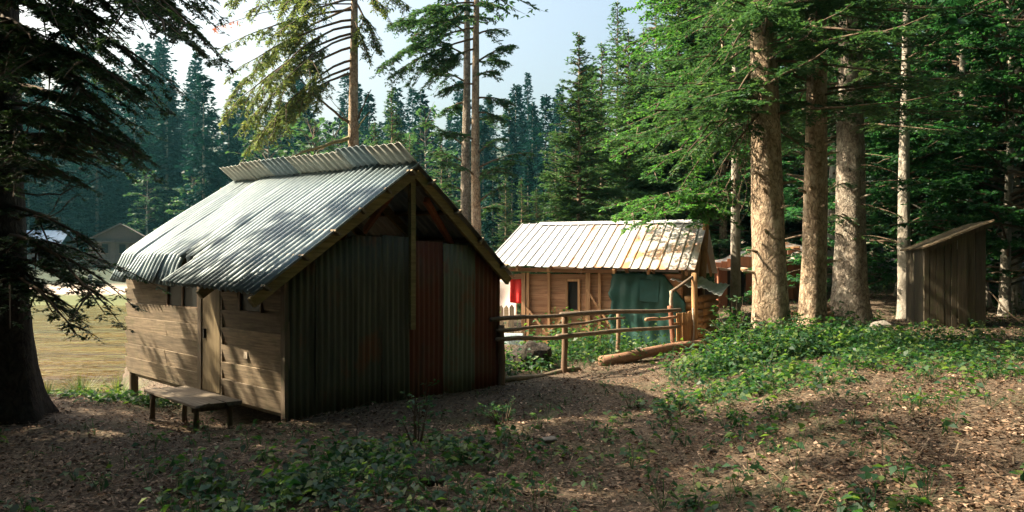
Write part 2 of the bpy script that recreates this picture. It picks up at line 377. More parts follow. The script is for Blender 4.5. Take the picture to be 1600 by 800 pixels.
# gable sheets
def gsheet(x0, x1, zt0, zt1, mat, yo):
    nw = int(round((x1 - x0) / .085 * 6)); v = []; f = []; ns = 4
    for i in range(ns + 1):
        for k in range(nw + 1):
            t = k / nw; xx = x0 + (x1 - x0) * t; top = zt0 + (zt1 - zt0) * t
            bot = -.25; zz = bot + (top - bot) * i / ns
            v.append((xx, yo + .012 * math.sin(2 * math.pi * xx / .085) + .006 * math.sin(zz * 2 + x0 * 9), zz))
    for i in range(ns):
        for k in range(nw): a = i * (nw + 1) + k; f.append((a, a + 1, a + nw + 2, a + nw + 1))
    o = link('gable_sheet', pyd(v, f), mat, cab, smooth=True)
    md = o.modifiers.new('thick', 'SOLIDIFY'); md.thickness = .003; md.offset = 0
gsheet(0, .38, 1.66, 1.93, M['gab_g'], .0)
gsheet(.34, .84, 1.98, 2.03, M['gab_g'], -.018)
gsheet(.83, 1.30, 2.08, 2.08, M['gab_g'], .004)
gsheet(1.28, 1.70, 2.10, 2.09, M['gab_g'], -.016)
gsheet(1.71, 2.28, 2.05, 2.05, M['gab_r'], .0)
gsheet(2.27, 2.86, 2.03, 2.02, M['gab_p'], -.018)
gsheet(2.85, 3.40, 2.02, 1.66, M['gab_r'], .002)
# frame posts and floor
for (xx, yy) in ((.05, .10), (WD - .05, .10), (.07, LN - .08), (WD - .05, LN - .08)):
    wx, wy = -2.5 + .683 * xx - .73 * yy, 7.7 + .73 * xx + .683 * yy
    log('corner_post', cab, (xx, yy, gz(wx, wy) - .15), (xx, yy, 1.6), .07, .065, M['plankz'])
box('floor_frame', cab, (.06, .06, -.02), (WD - .06, LN - .02, .07), M['planky'])
box('back_wall', cab, (WD - .03, .05, .0), (WD, LN, 1.62), M['planky'])
box('end_wall', cab, (.03, LN - .03, .05), (WD - .035, LN, 1.72), M['plankx'])
v = [(.0, LN - .04, 1.73), (WD, LN - .04, 1.73), (RX, LN - .04, ridge_z(LN) - .1)]; v += [(a, LN - .01, c_) for a, b, c_ in v]
link('end_gable', pyd(v, [(0, 1, 2), (5, 4, 3), (0, 3, 4, 1), (1, 4, 5, 2), (2, 5, 3, 0)]), M['plankx'], cab)
# long wall of lapped planks
zs = [.06, .285, .50, .715, .93, 1.15, 1.375, 1.58]
def lap(y0, y1, z0, z1, mat='planky'):
    e = .012
    v, f = slab((-.018, (y0 + y1) / 2, (z0 + z1) / 2), (.014, 0, 0), (0, (y1 - y0) / 2, 0), (-.022, 0, (z1 - z0) / 2 + e), .005)
    link('wall_plank', pyd(v, f), M[mat], cab)
for i in range(7):
    z0, z1 = zs[i], zs[i + 1]
    if i < 4:
        lap(.02, 1.56, z0, z1); 
        if i in (1, 3): lap(2.28, 3.4, z0, z1); lap(3.41, LN, z0, z1)
        else: lap(2.28, LN, z0, z1)
    elif i == 4:
        lap(.02, 1.56, z0, z1); lap(2.28, LN, z0, z1)
    else:
        lap(.02, .52, z0, z1); lap(1.12, 1.56, z0, z1); lap(3.36, LN, z0, z1)
def window(y0, y1, z0, z1, mull):
    w = box('window', cab, (-.02, y0, z0), (.0, y1, z1), M['glass'])
    for a, b, c_, d in ((y0 - .03, y1 + .03, z0 - .035, z0), (y0 - .03, y1 + .03, z1, z1 + .03), (y0 - .035, y0, z0, z1), (y1, y1 + .035, z0, z1)):
        box('window_frame', w, (-.045, a, c_), (.005, b, d), M['frame'])
    if mull: box('window_frame', w, (-.04, (y0 + y1) / 2 - .02, z0), (.003, (y0 + y1) / 2 + .02, z1), M['frame'])
window(.56, 1.07, 1.17, 1.5, False); window(2.30, 3.32, 1.17, 1.52, True)
d = box('door', cab, (-.05, 1.60, .10), (-.015, 2.12, 1.60), M['doorw'], .004)
box('door_handle', d, (-.075, 2.02, .78), (-.048, 2.05, .90), M['black'])
box('door_post', cab, (-.06, 2.14, .02), (.03, 2.25, 1.62), M['plankz']); box('door_post', cab, (-.045, 1.55, .02), (.03, 1.598, 1.62), M['planky'])
box('door_sill', cab, (-.16, 1.52, .03), (.03, 2.27, .085), M['planky'])
v, f = slab((-.045, -.01, .80), (.02, 0, 0), (0, .045, 0), (0, 0, .82), .004); link('corner_board', pyd(v, f), M['plankz'], cab)
box('wall_tag', cab, (-.05, .86, .60), (-.04, .95, .68), M['greyx'])

# bench by the long wall
def cabw(x, y): return Vector((-2.5 + .683 * x - .730 * y, 7.7 + .730 * x + .683 * y))
bw = cabw(-.72, .86); bgz = gz(bw.x, bw.y)
bench = thing('bench', 'low rough plank bench against the cabin wall beside the door', 'bench', (bw.x, bw.y, bgz), math.atan2(.73, .683))
BT = .26 - bgz
for k, (a, b) in enumerate(((-.23, -.085), (-.075, .07), (.08, .23))):
    v, f = slab(((a + b) / 2, jit(.04), BT - .02 + jit(.004)), ((b - a) / 2, 0, 0), (0, .74 + jit(.03), 0), (0, 0, .02), .012); link('seat_plank', pyd(v, f), M['benchw'], bench)
for yy in (-.6, .6):
    for xx in (-.19, .19):
        p = cabw(-.72 + xx, .86 + yy); log('leg', bench, (xx, yy, gz(p.x, p.y) - bgz - .05), (xx * .9, yy, BT - .04), .032, .028, M['plankz'], 7, .01, 3)
    beam('crosspiece', bench, (-.2, yy + .04, BT - .07), (.2, yy + .04, BT - .07), .03, .06, M['plankz'])

# ---------------------------------------------------------------- small hut
A2 = math.radians(-22)
hut = thing('small_hut', 'small warm brown plank hut with pale seamed metal roof and green tarp on its wall', 'hut', (.216, 16.07, 0), A2)
def hw(x, y): return Vector((.216 + .927 * x + .375 * y, 16.07 - .375 * x + .927 * y))
def he(x): return 1.775 - .026 * (x + .5)            # eave height
def hr(x): return 2.90 - .012 * (x + .7)             # ridge height
EY, RY, BY = -.32, 2.1, 4.5
W2 = 3.65
def rline(x, t): return Vector((x, EY + (RY - EY) * t, he(x) + (hr(x) - he(x)) * t))
nsh = 24
xs = [-.80 + (3.97 + .80) * i / nsh for i in range(nsh + 1)]
for i in range(nsh):
    a, b = xs[i], xs[i + 1]; v = []; f = []
    e0 = jit(.025); prof = [(a, 0), (a + .012, .026), (a + .034, .026), (a + .046, 0), (b - .002, 0)]
    for t in (e0 / 2.4, .34, .67, 1.0):
        for (x, h) in prof:
            p = rline(x, t); v.append((p.x, p.y - h * .43, p.z + h * .9 + .006 * math.sin(x * 7 + t * 5) + .05))
    for r in range(3):
        for k in range(4): q0 = r * 5 + k; f.append((q0, q0 + 1, q0 + 6, q0 + 5))
    o = link('roof_sheet', pyd(v, f), M['hutroof'] if i < 10 or i in (12, 15) else M['hutrust'], hut); md = o.modifiers.new('thick', 'SOLIDIFY'); md.thickness = .004; md.offset = -1
for i in range(6):
    a, b = -.78 + 4.74 * i / 6, -.78 + 4.74 * (i + 1) / 6
    v = [(a, RY, hr(a) + .048), (b, RY, hr(b) + .048), (b, BY, he(b)), (a, BY, he(a))]
    o = link('roof_sheet', pyd(v, [(0, 1, 2, 3)]), M['hutroof'], hut); md = o.modifiers.new('thick', 'SOLIDIFY'); md.thickness = .01; md.offset = -1
for i in range(5):
    a, b = -.30 + 4.27 * i / 5, -.28 + 4.27 * (i + 1) / 5
    v = [(a, RY - .17, hr(a) + .01), (b, RY - .17, hr(b) + .01), (b, RY, hr(b) + .095), (a, RY, hr(a) + .095), (b, RY + .2, hr(b) + .01), (a, RY + .2, hr(a) + .01)]
    link('ridge_cap', pyd(v, [(0, 1, 2, 3), (3, 2, 4, 5)]), M['hutroof'], hut)
for xx in (-.7, 0, .75, 1.5, 2.25, 3.0, 3.8):
    beam('rafter', hut, (xx, EY + .04, he(xx) - .03), (xx, RY, hr(xx) - .04), .055, .09, M['hutz'], up=(0, -.4, 1))
    beam('rafter', hut, (xx, BY, he(xx) - .06), (xx, RY, hr(xx) - .06), .055, .09, M['hutz'], up=(0, .4, 1))
beam('wall_plate', hut, (-.8, -.02, he(-.8) - .03), (2.25, -.02, he(2.2) - .03), .09, .09, M['hutx'])
beam('porch_beam', hut, (-.8, .02, 1.55), (.02, .02, 1.57), .06, .12, M['redlog'])
# front wall boards
zb = -.12; rows = []
while zb < 1.60:
    h = .125 + R.random() * .05; rows.append((zb, min(zb + h, 1.665))); zb += h
wx0, wx1, wz0, wz1 = 1.13, 1.37, .82, 1.46
def hplank(x0, x1, z0, z1, y=.02, mat='hutx'):
    v, f = slab(((x0 + x1) / 2, y + jit(.003), (z0 + z1) / 2), ((x1 - x0) / 2, 0, 0), (0, .013, 0), (0, -.008, (z1 - z0) / 2 - .003), .004); link('wall_plank', pyd(v, f), M[mat], hut)
for (a, b) in rows:
    if b > wz0 + .02 and a < wz1 - .02: hplank(.0, wx0, a, b); hplank(wx1, 2.3, a, b)
    else: hplank(.0, 2.3, a, b)
    hplank(2.3, W2, a, b)
for xx, w in ((.03, .09), (.15, .06), (.66, .055), (1.56, .10), (1.85, .05)): box('wall_stud', hut, (xx, -.055, -.12), (xx + w, -.002, 1.66), M['hutz'], .003)
wd = box('window', hut, (wx0, .03, wz0), (wx1, .045, wz1), M['black'])
for (a, b, c_, e) in ((wx0 - .05, wx0, wz0 - .05, wz1 + .05), (wx1, wx1 + .05, wz0 - .05, wz1 + .05), (wx0, wx1, wz0 - .05, wz0), (wx0, wx1, wz1, wz1 + .05)):
    box('window_frame', wd, (a, -.03, c_), (b, .028, e), M['hutz'])
for a, b in (((.14, .86), (.64, .27)), ((.66, .27), (1.2, .80)), ((1.58, 1.28), (2.16, .42))):
    beam('wall_brace', hut, (a[0], -.03, a[1]), (b[0], -.03, b[1]), .045, .07, M['hutz'], up=(0, -1, 0))
# lower sill boards of pale wood
for k, (z0, z1) in enumerate(((-.27, -.13), (-.43, -.29))):
    v, f = slab((1.15, -.03, (z0 + z1) / 2), (1.15, 0, 0), (0, .02, 0), (0, 0, (z1 - z0) / 2), .012); link('sill_board', pyd(v, f), M['greyx'], hut)
    v, f = slab((3.0, -.03, (z0 + z1) / 2), (.68, 0, 0), (0, .02, 0), (0, 0, (z1 - z0) / 2), .012); link('sill_board', pyd(v, f), M['hutx'], hut)
# right gable of vertical boards
for k in range(14):
    y0, y1 = .03 + k * .30, .03 + (k + 1) * .30 - .012
    zt = lambda y: (he(3.7) + (hr(3.7) - he(3.7)) * ((y - EY) / (RY - EY)) if y < RY else hr(3.7) - (hr(3.7) - he(3.7)) * ((y - RY) / (BY - RY))) - .02
    o = jit(.008); v = [(3.64 + o, y0, -.4), (3.64 + o, y1, -.4), (3.64 + o, y1, zt(y1)), (3.64 + o, y0, zt(y0)), (3.67 + o, y0, -.4), (3.67 + o, y1, -.4), (3.67 + o, y1, zt(y1)), (3.67 + o, y0, zt(y0))]
    link('gable_board', pyd(v, [(0, 3, 2, 1), (4, 5, 6, 7), (0, 1, 5, 4), (1, 2, 6, 5), (2, 3, 7, 6), (3, 0, 4, 7)]), M['orange'], hut)
log('gable_pole', hut, (3.80, 1.1, -.3), (3.98, 1.75, 3.05), .085, .075, M['orange'], 9, .02)
box('left_wall', hut, (-.02, .05, -.4), (.0, 4.2, 1.6), M['hutx']); box('back_wall', hut, (0, 4.2, -.4), (W2, 4.24, 1.6), M['hutx'])
# green tarp over right half of front
v = []; f = []; nx, nz = 26, 20
for i in range(nz + 1):
    for k in range(nx + 1):
        t, u = k / nx, i / nz; x = 2.12 + (3.75 - 2.12) * t; zt = he(x) - .05 - (.62 * max(0, t - .72) / .28); z = zt + (-.12 - zt) * u
        x2 = x + (.03 * math.sin(u * 19) + .02 * math.sin(u * 41)) * (1 if t < .05 else 0)
        v.append((x2, -.06 - .018 * math.sin(x * 9 + z * 3) - .012 * math.sin(z * 13 + x * 2) - .016 * math.sin(x * 23 + 2.5 * math.sin(z * 2)), z))
for i in range(nz):
    for k in range(nx): a = i * (nx + 1) + k; f.append((a, a + 1, a + nx + 2, a + nx + 1))
tp = link('tarp', pyd(v, f), M['tarp'], hut, smooth=True); tp.modifiers.new('thick', 'SOLIDIFY').thickness = .004
v, f = slab((2.98, -.075, 1.27), (.2, 0, 0), (0, .012, 0), (0, 0, .24), .01); link('tarp_patch', pyd(v, f), plain('dark_tarp_patch', (.008, .06, .055), .6), hut)
# lean-to with stacked logs at the right end
for k in range(11):
    z = -.38 + k * .146; log('lean_to_log', hut, (3.72, .02 + jit(.01), z), (4.08, .14 + jit(.02), z + .01), .078, .075, M['orange'], 8, .01, 3, .05)
    log('lean_to_log', hut, (4.08, .14 + jit(.02), z + .03), (4.22, 1.4, z + .04), .078, .075, M['orange'], 8, .01, 3, .05)
v = []; f = []
for i in range(4):
    for k in range(41):
        x = 3.45 + 1.05 * k / 40; t = i / 3
        v.append((x + .05 * t, -.28 + 1.5 * t, 1.50 - .30 * (k / 40) + .16 * t + .014 * math.sin(k * 1.6) + .03 * math.sin(k * .3 + t * 3)))
for i in range(3):
    for k in range(40): a = i * 41 + k; f.append((a, a + 1, a + 42, a + 41))
o = link('lean_to_roof', pyd(v, f), M['capm'], hut, smooth=True); o.modifiers.new('thick', 'SOLIDIFY').thickness = .004
# porch end, cloths, pickets
log('porch_post', hut, (-.74, .0, -.6), (-.74, .0, 1.72), .05, .045, M['hutz'])
def cloth(name, label, x0, x1, z0, z1, y, mat, amp=.02, fr=20):
    v = []; f = []; n, mrow = 24, 10
    for i in range(mrow + 1):
        for k in range(n + 1):
            t, u = k / n, i / mrow; x = x0 + (x1 - x0) * t
            p = hw(x, y + amp * math.sin(x * fr + u) * (.4 + u) + .3 * amp * math.sin(u * 9 + x * 5)); v.append((p.x, p.y, z1 + (z0 - z1) * u + .01 * math.sin(x * 14) * u))
    for i in range(mrow):
        for k in range(n): a = i * (n + 1) + k; f.append((a, a + 1, a + n + 2, a + n + 1))
    o = link(name, pyd(v, f), mat, smooth=True); o.modifiers.new('thick', 'SOLIDIFY').thickness = .004
    return tag(o, label, 'cloth' if 'cloth' in name else 'plastic sheet')
cloth('red_cloth', 'bright red cloth hanging under the small hut porch beam', -.30, .0, .95, 1.53, .06, M['red'], .02, 30)
cloth('white_cloth', 'white cloth hanging in the small hut porch beside the red cloth', -.95, -.27, .55, 1.53, .42, M['whitecl'], .02, 9)
cloth('plastic_sheet', 'pale blue plastic sheet at the foot of the hut porch behind the rails', -.62, .14, -.75, .27, -.25, M['bluepl'], .05, 8)
pk = thing('picket_fence', 'short grey picket fence closing the small hut porch', 'fence', (*hw(-.45, -.12), 0), A2)
for k in range(6):
    x = -.42 + k * .135; t = .92 + jit(.03); w = .055
    v = [(x - w, 0, -.5), (x + w, 0, -.5), (x + w, 0, t - .07), (x, 0, t), (x - w, 0, t - .07)]; v += [(a, .018, c_) for a, b, c_ in v]
    link('picket', pyd(v, [(0, 1, 2, 3, 4), (9, 8, 7, 6, 5)] + [(i, i + 5, (i + 1) % 5 + 5, (i + 1) % 5) for i in range(5)]), M['plankz'] if k % 2 else M['plankx'], pk)
box('rail', pk, (-.5, .02, .55), (.4, .05, .61), M['plankx']); box('rail', pk, (-.5, .02, .02), (.4, .05, .08), M['plankx'])

# ---------------------------------------------------------------- pole fence, gate, log
pts = [(783, 10.15), (882, 11.35), (966, 12.6), (1052, 13.75)]
tops = [508, 488, 488, 478]
fb = P(783, 600, 10.15)
fen = thing('pole_fence', 'rustic pole fence of round rails running from the cabin corner to the gate', 'fence', (0, 0, 0))
fp = []
for i, ((px, d), ty) in enumerate(zip(pts, tops)):
    x = (px - CX) / F * d; z0 = gz(x, d); zt = P(px, ty, d).z; fp.append((x, d, z0, zt))
    lean = .07 if i == 3 else 0
    log('post', fen, (x + lean, d, z0 - .2), (x - lean, d, zt), .055 if i != 2 else .042, .05 if i != 2 else .036, M['redpost'] if i == 3 else M['postw'], 9, .012)
def rail(a, b, mat='logw', r=.042, dy=-.07):
    p, q_ = P(*a), P(*b); r *= .82; log('rail', fen, (p.x, p.y + dy, p.z), (q_.x, q_.y + dy, q_.z), r, r * .85, M[mat], 8, .014, 8)
rail((767, 499, 10.05), (900, 490, 11.5), r=.040); rail((876, 491, 11.3), (1062, 484, 13.8), r=.05)
rail((777, 516, 10.1), (890, 508, 11.4), r=.036); rail((872, 508, 11.3), (975, 496, 12.7), r=.032); rail((1008, 499, 13.1), (1056, 495, 13.8), 'redlog', .04)
rail((776, 530, 10.1), (895, 525, 11.5), r=.045); rail((870, 525, 11.2), (1060, 510, 13.8), r=.05)
gt = P(1052, 553, 13.85); gate = thing('garden_gate', 'small orange board gate between the leaning post and the hut', 'gate', (gt.x, gt.y, gz(gt.x, gt.y)), math.radians(18))
for k in range(6): box('board', gate, (.08 + k * .066, 0, .06), (.08 + k * .066 + .058, .018, .86 + jit(.03)), M['orange'], .003)
box('crossbar', gate, (.04, -.03, .22), (.50, -.002, .28), M['orange']); box('crossbar', gate, (.0, -.035, .60), (.52, -.002, .66), M['orange'])
log('gate_post', gate, (.52, .02, -.2), (.50, .02, 1.66), .07, .06, M['orange'], 8, .01); log('top_pole', gate, (-.05, -.02, 1.28), (.52, .02, 1.62), .035, .03, M['logw'], 7, .008)
log('side_pole', gate, (-.03, .0, .9), (-.06, -.02, 1.30), .035, .035, M['greyx'], 7, .008); log('stake', gate, (.43, -.05, 0), (.42, -.05, .95), .02, .016, M['greyx'], 6)
a, b = P(940, 577, 12.1), P(1108, 552, 14.0)
o = log('fallen_log', None, (a.x, a.y, gz(a.x, a.y) + .07), (b.x, b.y, gz(b.x, b.y) + .08), .105, .085, M['redlog'], 10, .03)
tag(o, 'peeled reddish log lying along the path edge below the gate', 'log')
a, b = P(786, 604, 10.3), P(905, 588, 11.7)
o = log('fallen_log', None, (a.x, a.y, gz(a.x, a.y) + .03), (b.x, b.y, gz(b.x, b.y) + .03), .05, .045, M['plankx'], 8, .03); tag(o, 'dark thin log lying on the ground under the pole fence', 'log')
def rock(name, label, x, y, s, mat, flat=.6):
    import bmesh
    bm = bmesh.new(); bmesh.ops.create_icosphere(bm, subdivisions=3, radius=1); k = Vector((R.random() * 9, R.random() * 9, 3))
    for v in bm.verts: v.co = Vector((v.co.x, v.co.y * .8, v.co.z * flat)) * s * (1 + .35 * mnoise.noise(v.co * 1.3 + k) + .1 * mnoise.noise(v.co * 4 + k))
    me = bpy.data.meshes.new(name); bm.to_mesh(me); bm.free(); o = link(name, me, mat, smooth=False); o.location = (x, y, gz(x, y) + s * flat * .45); o.rotation_euler = (0, 0, R.random() * 6)
    return tag(o, label, 'stone' if name != 'stump' else 'stump')
p = P(1005, 560, 13.6); rock('stone', 'pale angular stone behind the log under the fence', p.x, p.y, .24, M['stone'])
p = P(1026, 562, 13.9); rock('stone', 'small rounded stone near the red gate post', p.x, p.y, .15, M['stone'])
p = P(830, 575, 12.0); rock('stump', 'dark rotten stump overgrown with weeds behind the fence', p.x, p.y, .36, M['bark_dark'], .9)
p = P(857, 698, 6.6); rock('stone', 'flat pale stone lying among leaves on the path', p.x, p.y, .085, M['stone'], .4)
p = P(672, 752, 5.3); rock('stump', 'small dark wood chunk on the sunlit leaf litter', p.x, p.y, .10, M['bark_dark'], .6)

# ---------------------------------------------------------------- outhouse on the right
oz = gz(8.75, 14.0)
out = thing('outhouse', 'dark narrow outhouse of vertical boards with a sloping single roof', 'outhouse', (8.36, 14.0, oz), math.radians(-14))
OW = 1.10; bx = 0
def otop(x): return 1.60 + .43 * x
ws = [.12, .15, .18, .16, .13, .21, .2, .23]; ws = [w * OW / sum(ws) for w in ws]
for k, w in enumerate(ws):
    g0, g1 = bx + .004, bx + w - .006; bot = -.1; off = jit(.03)
    v = [(g0, off, bot), (g1, off, bot), (g1 + jit(.006), off, otop(g1)), (g0 + jit(.006), off, otop(g0))]; v += [(a, b + .025, c_) for a, b, c_ in v]
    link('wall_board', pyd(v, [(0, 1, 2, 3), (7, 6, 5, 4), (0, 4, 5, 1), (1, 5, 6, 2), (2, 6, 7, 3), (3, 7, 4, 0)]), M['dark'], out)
    bx += w
for k in range(6):
    y0 = .03 + k * .2
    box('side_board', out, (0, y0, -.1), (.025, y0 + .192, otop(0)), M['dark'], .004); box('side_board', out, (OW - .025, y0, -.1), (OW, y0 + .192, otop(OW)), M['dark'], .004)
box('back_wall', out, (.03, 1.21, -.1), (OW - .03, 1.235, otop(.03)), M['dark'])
for k in range(6):
    y0 = -.16 + k * .26
    beam('roof_board', out, (-.07, y0 + .13, otop(-.07) + .03), (OW + .07, y0 + .13, otop(OW + .07) + .03), .25, .03, M['plankx'], up=(-.4, 0, 1), j=.006)
beam('roof_beam', out, (-.05, -.06, otop(-.05) - .04), (OW + .08, -.06, otop(OW + .08) - .04), .05, .09, M['dark'], up=(-.4, 0, 1))
log('prop_pole', out, (OW + .02, -.02, .75), (OW + .62, -.4, -.05), .014, .012, M['plankz'], 6)

# ---------------------------------------------------------------- shack behind the trunks
sz = gz(7.2, 20.5)
sh = thing('shack', 'low reddish board shack with a pale sagging roof sheet behind the sunlit trunks', 'shack', (6.0, 20.4, sz), math.radians(12))
for k in range(14):
    x0 = k * .2
    if 2 <= k <= 4: box('wall_board', sh, (x0, 0, 1.05), (x0 + .19, .025, 1.25 + k * .03), M['redpost'], .006)
    else: box('wall_board', sh, (x0, 0, -.15), (x0 + .19, .025, 1.2 + k * .035), M['redpost'], .008)
box('door_shade_panel', sh, (.4, .12, -.1), (1.0, .14, 1.1), M['black'])  # black sheet stands for the shade inside the doorway
for k in range(5): box('side_board', sh, (2.8, .02 + k * .5, -.15), (2.83, .5 + k * .5, 1.7), M['orange'], .006)
v = []; f = []
for i in range(9):
    for k in range(25):
        t, u = k / 24, i / 8; x = -.35 + 3.5 * t; v.append((x, -.55 + 2.9 * u, 1.02 + .62 * t + .35 * u * t - .28 * math.sin(math.pi * t) * (1 - u * .5) + .04 * math.sin(t * 23 + u * 5)))
for i in range(8):
    for k in range(24): a = i * 25 + k; f.append((a, a + 1, a + 26, a + 25))
o = link('roof_sheet', pyd(v, f), M['hutrust'], sh, smooth=True); o.modifiers.new('thick', 'SOLIDIFY').thickness = .01
for k, (x, y) in enumerate(((-.1, -.35), (2.9, -.3), (1.3, -.4))): log('roof_post', sh, (x, y, -.2), (x, y, 1.05 + .26 * x), .045, .04, M['redpost'], 7)
for k in range(9):
    a = Vector((4.55 + .10 * k, 17.5 + .12 * k)); z = gz(a.x, a.y)
    o = log('leaning_pole', None, (a.x, a.y, z - .05), (a.x - .35 - .05 * k + jit(.1), a.y + .3 + jit(.1), z + 1.25 + jit(.3)), .04, .03, M['plankz'], 6)
    tag(o, 'grey pole leaning in a heap against the right end of the hut', 'pole', 'poles leaning against the hut end')
for k in range(3):
    a = P(1240 + 8 * k, 486 - 6 * k, 13.5 + .4 * k); z = gz(a.x, a.y)
    o = log('stacked_log', None, (a.x - .3, a.y, z + .08 + .1 * k), (a.x + .9, a.y + .5, z + .16 + .12 * k), .08, .07, M['redlog'], 8); tag(o, 'reddish log lying in a low pile between the sunlit trunks', 'log', 'logs piled between the trunks')

# ---------------------------------------------------------------- foliage machinery
UP = np.array([0, 0, 1.0])
def nrm(a): return a / np.maximum(np.linalg.norm(a, axis=-1, keepdims=True), 1e-9)
def at_path(paths, bi, t):
    K = paths.shape[1]; u = t * (K - 1); i = np.minimum(u.astype(int), K - 2); w = (u - i)[:, None]
    a, b = paths[bi, i], paths[bi, i + 1]; return a * (1 - w) + b * w, nrm(b - a)
def sprays(paths, tpm, tlen, ang, hang, bpm, bl, bw, r, start=.15, flat=.35, leafy=False, sub=True, tmin=.12):
    """flat sprays of twigs along each branch path; returns blade quads, per-blade variation and twig segments"""
    N = len(paths); L = np.linalg.norm(np.diff(paths, axis=1), axis=2).sum(1)
    nt = np.maximum((L * (1 - start) * tpm).astype(int), 3); bi = np.repeat(np.arange(N), nt); n = len(bi)
    t = start + (1 - start) * r.random(n); p, tan = at_path(paths, bi, t)
    side = np.where(r.random(n) < .5, -1.0, 1.0)[:, None]
    h = nrm(np.stack([tan[:, 1], -tan[:, 0], np.zeros(n)], -1) + 1e-6)
    a = (ang + r.normal(0, .22, n))[:, None]
    d = tan * np.cos(a) + side * h * np.sin(a); d[:, 2] += -hang * (.4 + .8 * r.random(n)) + r.normal(0, .12, n); d = nrm(d)
    ln = np.maximum(tlen * np.minimum(L[bi], 4.0) * (.15 + .85 * (1 - t) ** .8) * (.55 + .6 * r.random(n)), tmin)
    bright = r.random(n)
    if sub:                                           # side shoots off each twig
        k = np.maximum((ln * tpm * .9).astype(int), 1); ki = np.repeat(np.arange(n), k); m = len(ki); s = .2 + .8 * r.random(m)
        p2 = p[ki] + d[ki] * (ln[ki] * s)[:, None] - UP * (hang * .25 * ln[ki] * s * s)[:, None]
        sd2 = np.where(r.random(m) < .5, -1.0, 1.0)[:, None]; h2 = nrm(np.cross(d[ki], UP) + 1e-6); a2 = (.8 + r.normal(0, .2, m))[:, None]
        d2 = d[ki] * np.cos(a2) + sd2 * h2 * np.sin(a2); d2[:, 2] += r.normal(0, .1, m) - hang * .3; d2 = nrm(d2)
        l2 = np.maximum(ln[ki] * .45 * (1.1 - s) * (.6 + .6 * r.random(m)), tmin * .7)
        p = np.concatenate([p, p2]); d = np.concatenate([d, d2]); ln = np.concatenate([ln, l2]); bright = np.concatenate([bright, bright[ki]])
    nb = np.maximum((ln * bpm * (.8 + .4 * r.random(len(ln)))).astype(int), 1); ki = np.repeat(np.arange(len(p)), nb); m = len(ki)
    s = .04 + .96 * r.random(m); q_ = p[ki] + d[ki] * (ln[ki] * s)[:, None] - UP * (hang * .25 * ln[ki] * s * s)[:, None]
    sb = np.where(r.random(m) < .5, -1.0, 1.0)[:, None]; hp = nrm(np.cross(d[ki], UP) + 1e-6); aa = ((.75 if not leafy else .9) + r.normal(0, .3, m))[:, None]
    bd = d[ki] * np.cos(aa) + sb * hp * np.sin(aa); bd[:, 2] += r.normal(0, .22 if not leafy else .3, m) - (.15 if leafy else -.05); bd = nrm(bd)
    nn = nrm(UP + r.normal(0, flat, (m, 3))); sv = nrm(np.cross(bd, nn))
    B = (bl * (.6 + .7 * r.random(m)))[:, None]; W = (bw * (.7 + .5 * r.random(m)))[:, None]; nu = np.cross(sv, bd)
    mid = q_ + bd * B * .48 
    V = np.stack([q_, mid + sv * W + nu * W * .25, q_ + bd * B, mid - sv * W + nu * W * .25], 1).reshape(-1, 3)
    var = np.clip(.25 * bright[ki] + .45 * r.random(m) + .3 * s, 0, 1)
    return V, var, (p, d, ln)
def quadidx(n): return np.arange(n * 4).reshape(n, 4)
def paths_wood(paths, r0, r1, n=5):
    """tubes for many branch paths in one go; r0 per branch"""
    N, K, _ = paths.shape; tan = nrm(np.gradient(paths, axis=1)); ref = nrm(np.cross(tan, np.array([.3, .2, 1.0]))); s = np.cross(tan, ref)
    rad = (r0[:, None] * (1 - np.linspace(0, 1, K))[None] + r1)[:, :, None, None]
    a = np.arange(n) * 2 * np.pi / n; ring = ref[:, :, None] * np.cos(a)[None, None, :, None] + s[:, :, None] * np.sin(a)[None, None, :, None]
    V = (paths[:, :, None] + ring * rad).reshape(-1, 3); base = np.arange(N * K * n).reshape(N, K, n)
    f = np.stack([base[:, :-1], np.roll(base[:, :-1], -1, 2), np.roll(base[:, 1:], -1, 2), base[:, 1:]], -1).reshape(-1, 4)
    return V, f
def twig_wood(tw, rad):
    p, d, ln = tw; h = nrm(np.cross(d, UP) + 1e-6) * rad; u = np.cross(h, d); e = p + d * (ln * .95)[:, None]
    V = np.stack([p - h, p + h, e, p - u, p + u, e], 1).reshape(-1, 3); b = np.arange(len(p))[:, None] * 6
    return V, np.concatenate([b + [0, 1, 2, 2], b + [3, 4, 5, 5]])
def bough(a, b, sag=.1, lift=.0, K=9, wig=.03):
    a, b = np.array(a, float), np.array(b, float); t = np.linspace(0, 1, K)[:, None]; L = np.linalg.norm(b - a)
    p = a + (b - a) * t + UP * (lift - sag) * L * 4 * t * (1 - t)
    p[1:-1] += rng.normal(0, wig * L / K, (K - 2, 3)); return p
def conifer_paths(H, z0, Lmax, per_m, droop, r, el=.1, shape=.75, K=7, z1=None):
    z1 = z1 or H * .985; n = int((z1 - z0) * per_m); z = z0 + (z1 - z0) * (np.arange(n) + r.random(n)) / n
    az = r.random(n) * 2 * np.pi; f = np.clip((H - z) / (H - z0), 0.02, 1)
    L = Lmax * f ** shape * (.65 + .5 * r.random(n)); L = np.maximum(L, .25); e = el + .5 * (1 - f) + r.normal(0, .1, n); t = np.linspace(0, 1, K)
    hz = L[:, None] * t * np.cos(e)[:, None]; vz = L[:, None] * (np.sin(e)[:, None] * t - droop * (.6 + .8 * r.random(n))[:, None] * t ** 1.6 + droop * .35 * t ** 4)
    return np.stack([hz * np.cos(az)[:, None], hz * np.sin(az)[:, None], z[:, None] + vz], -1) + r.normal(0, .012, (n, K, 3)) * np.minimum(t, 1)[None, :, None]
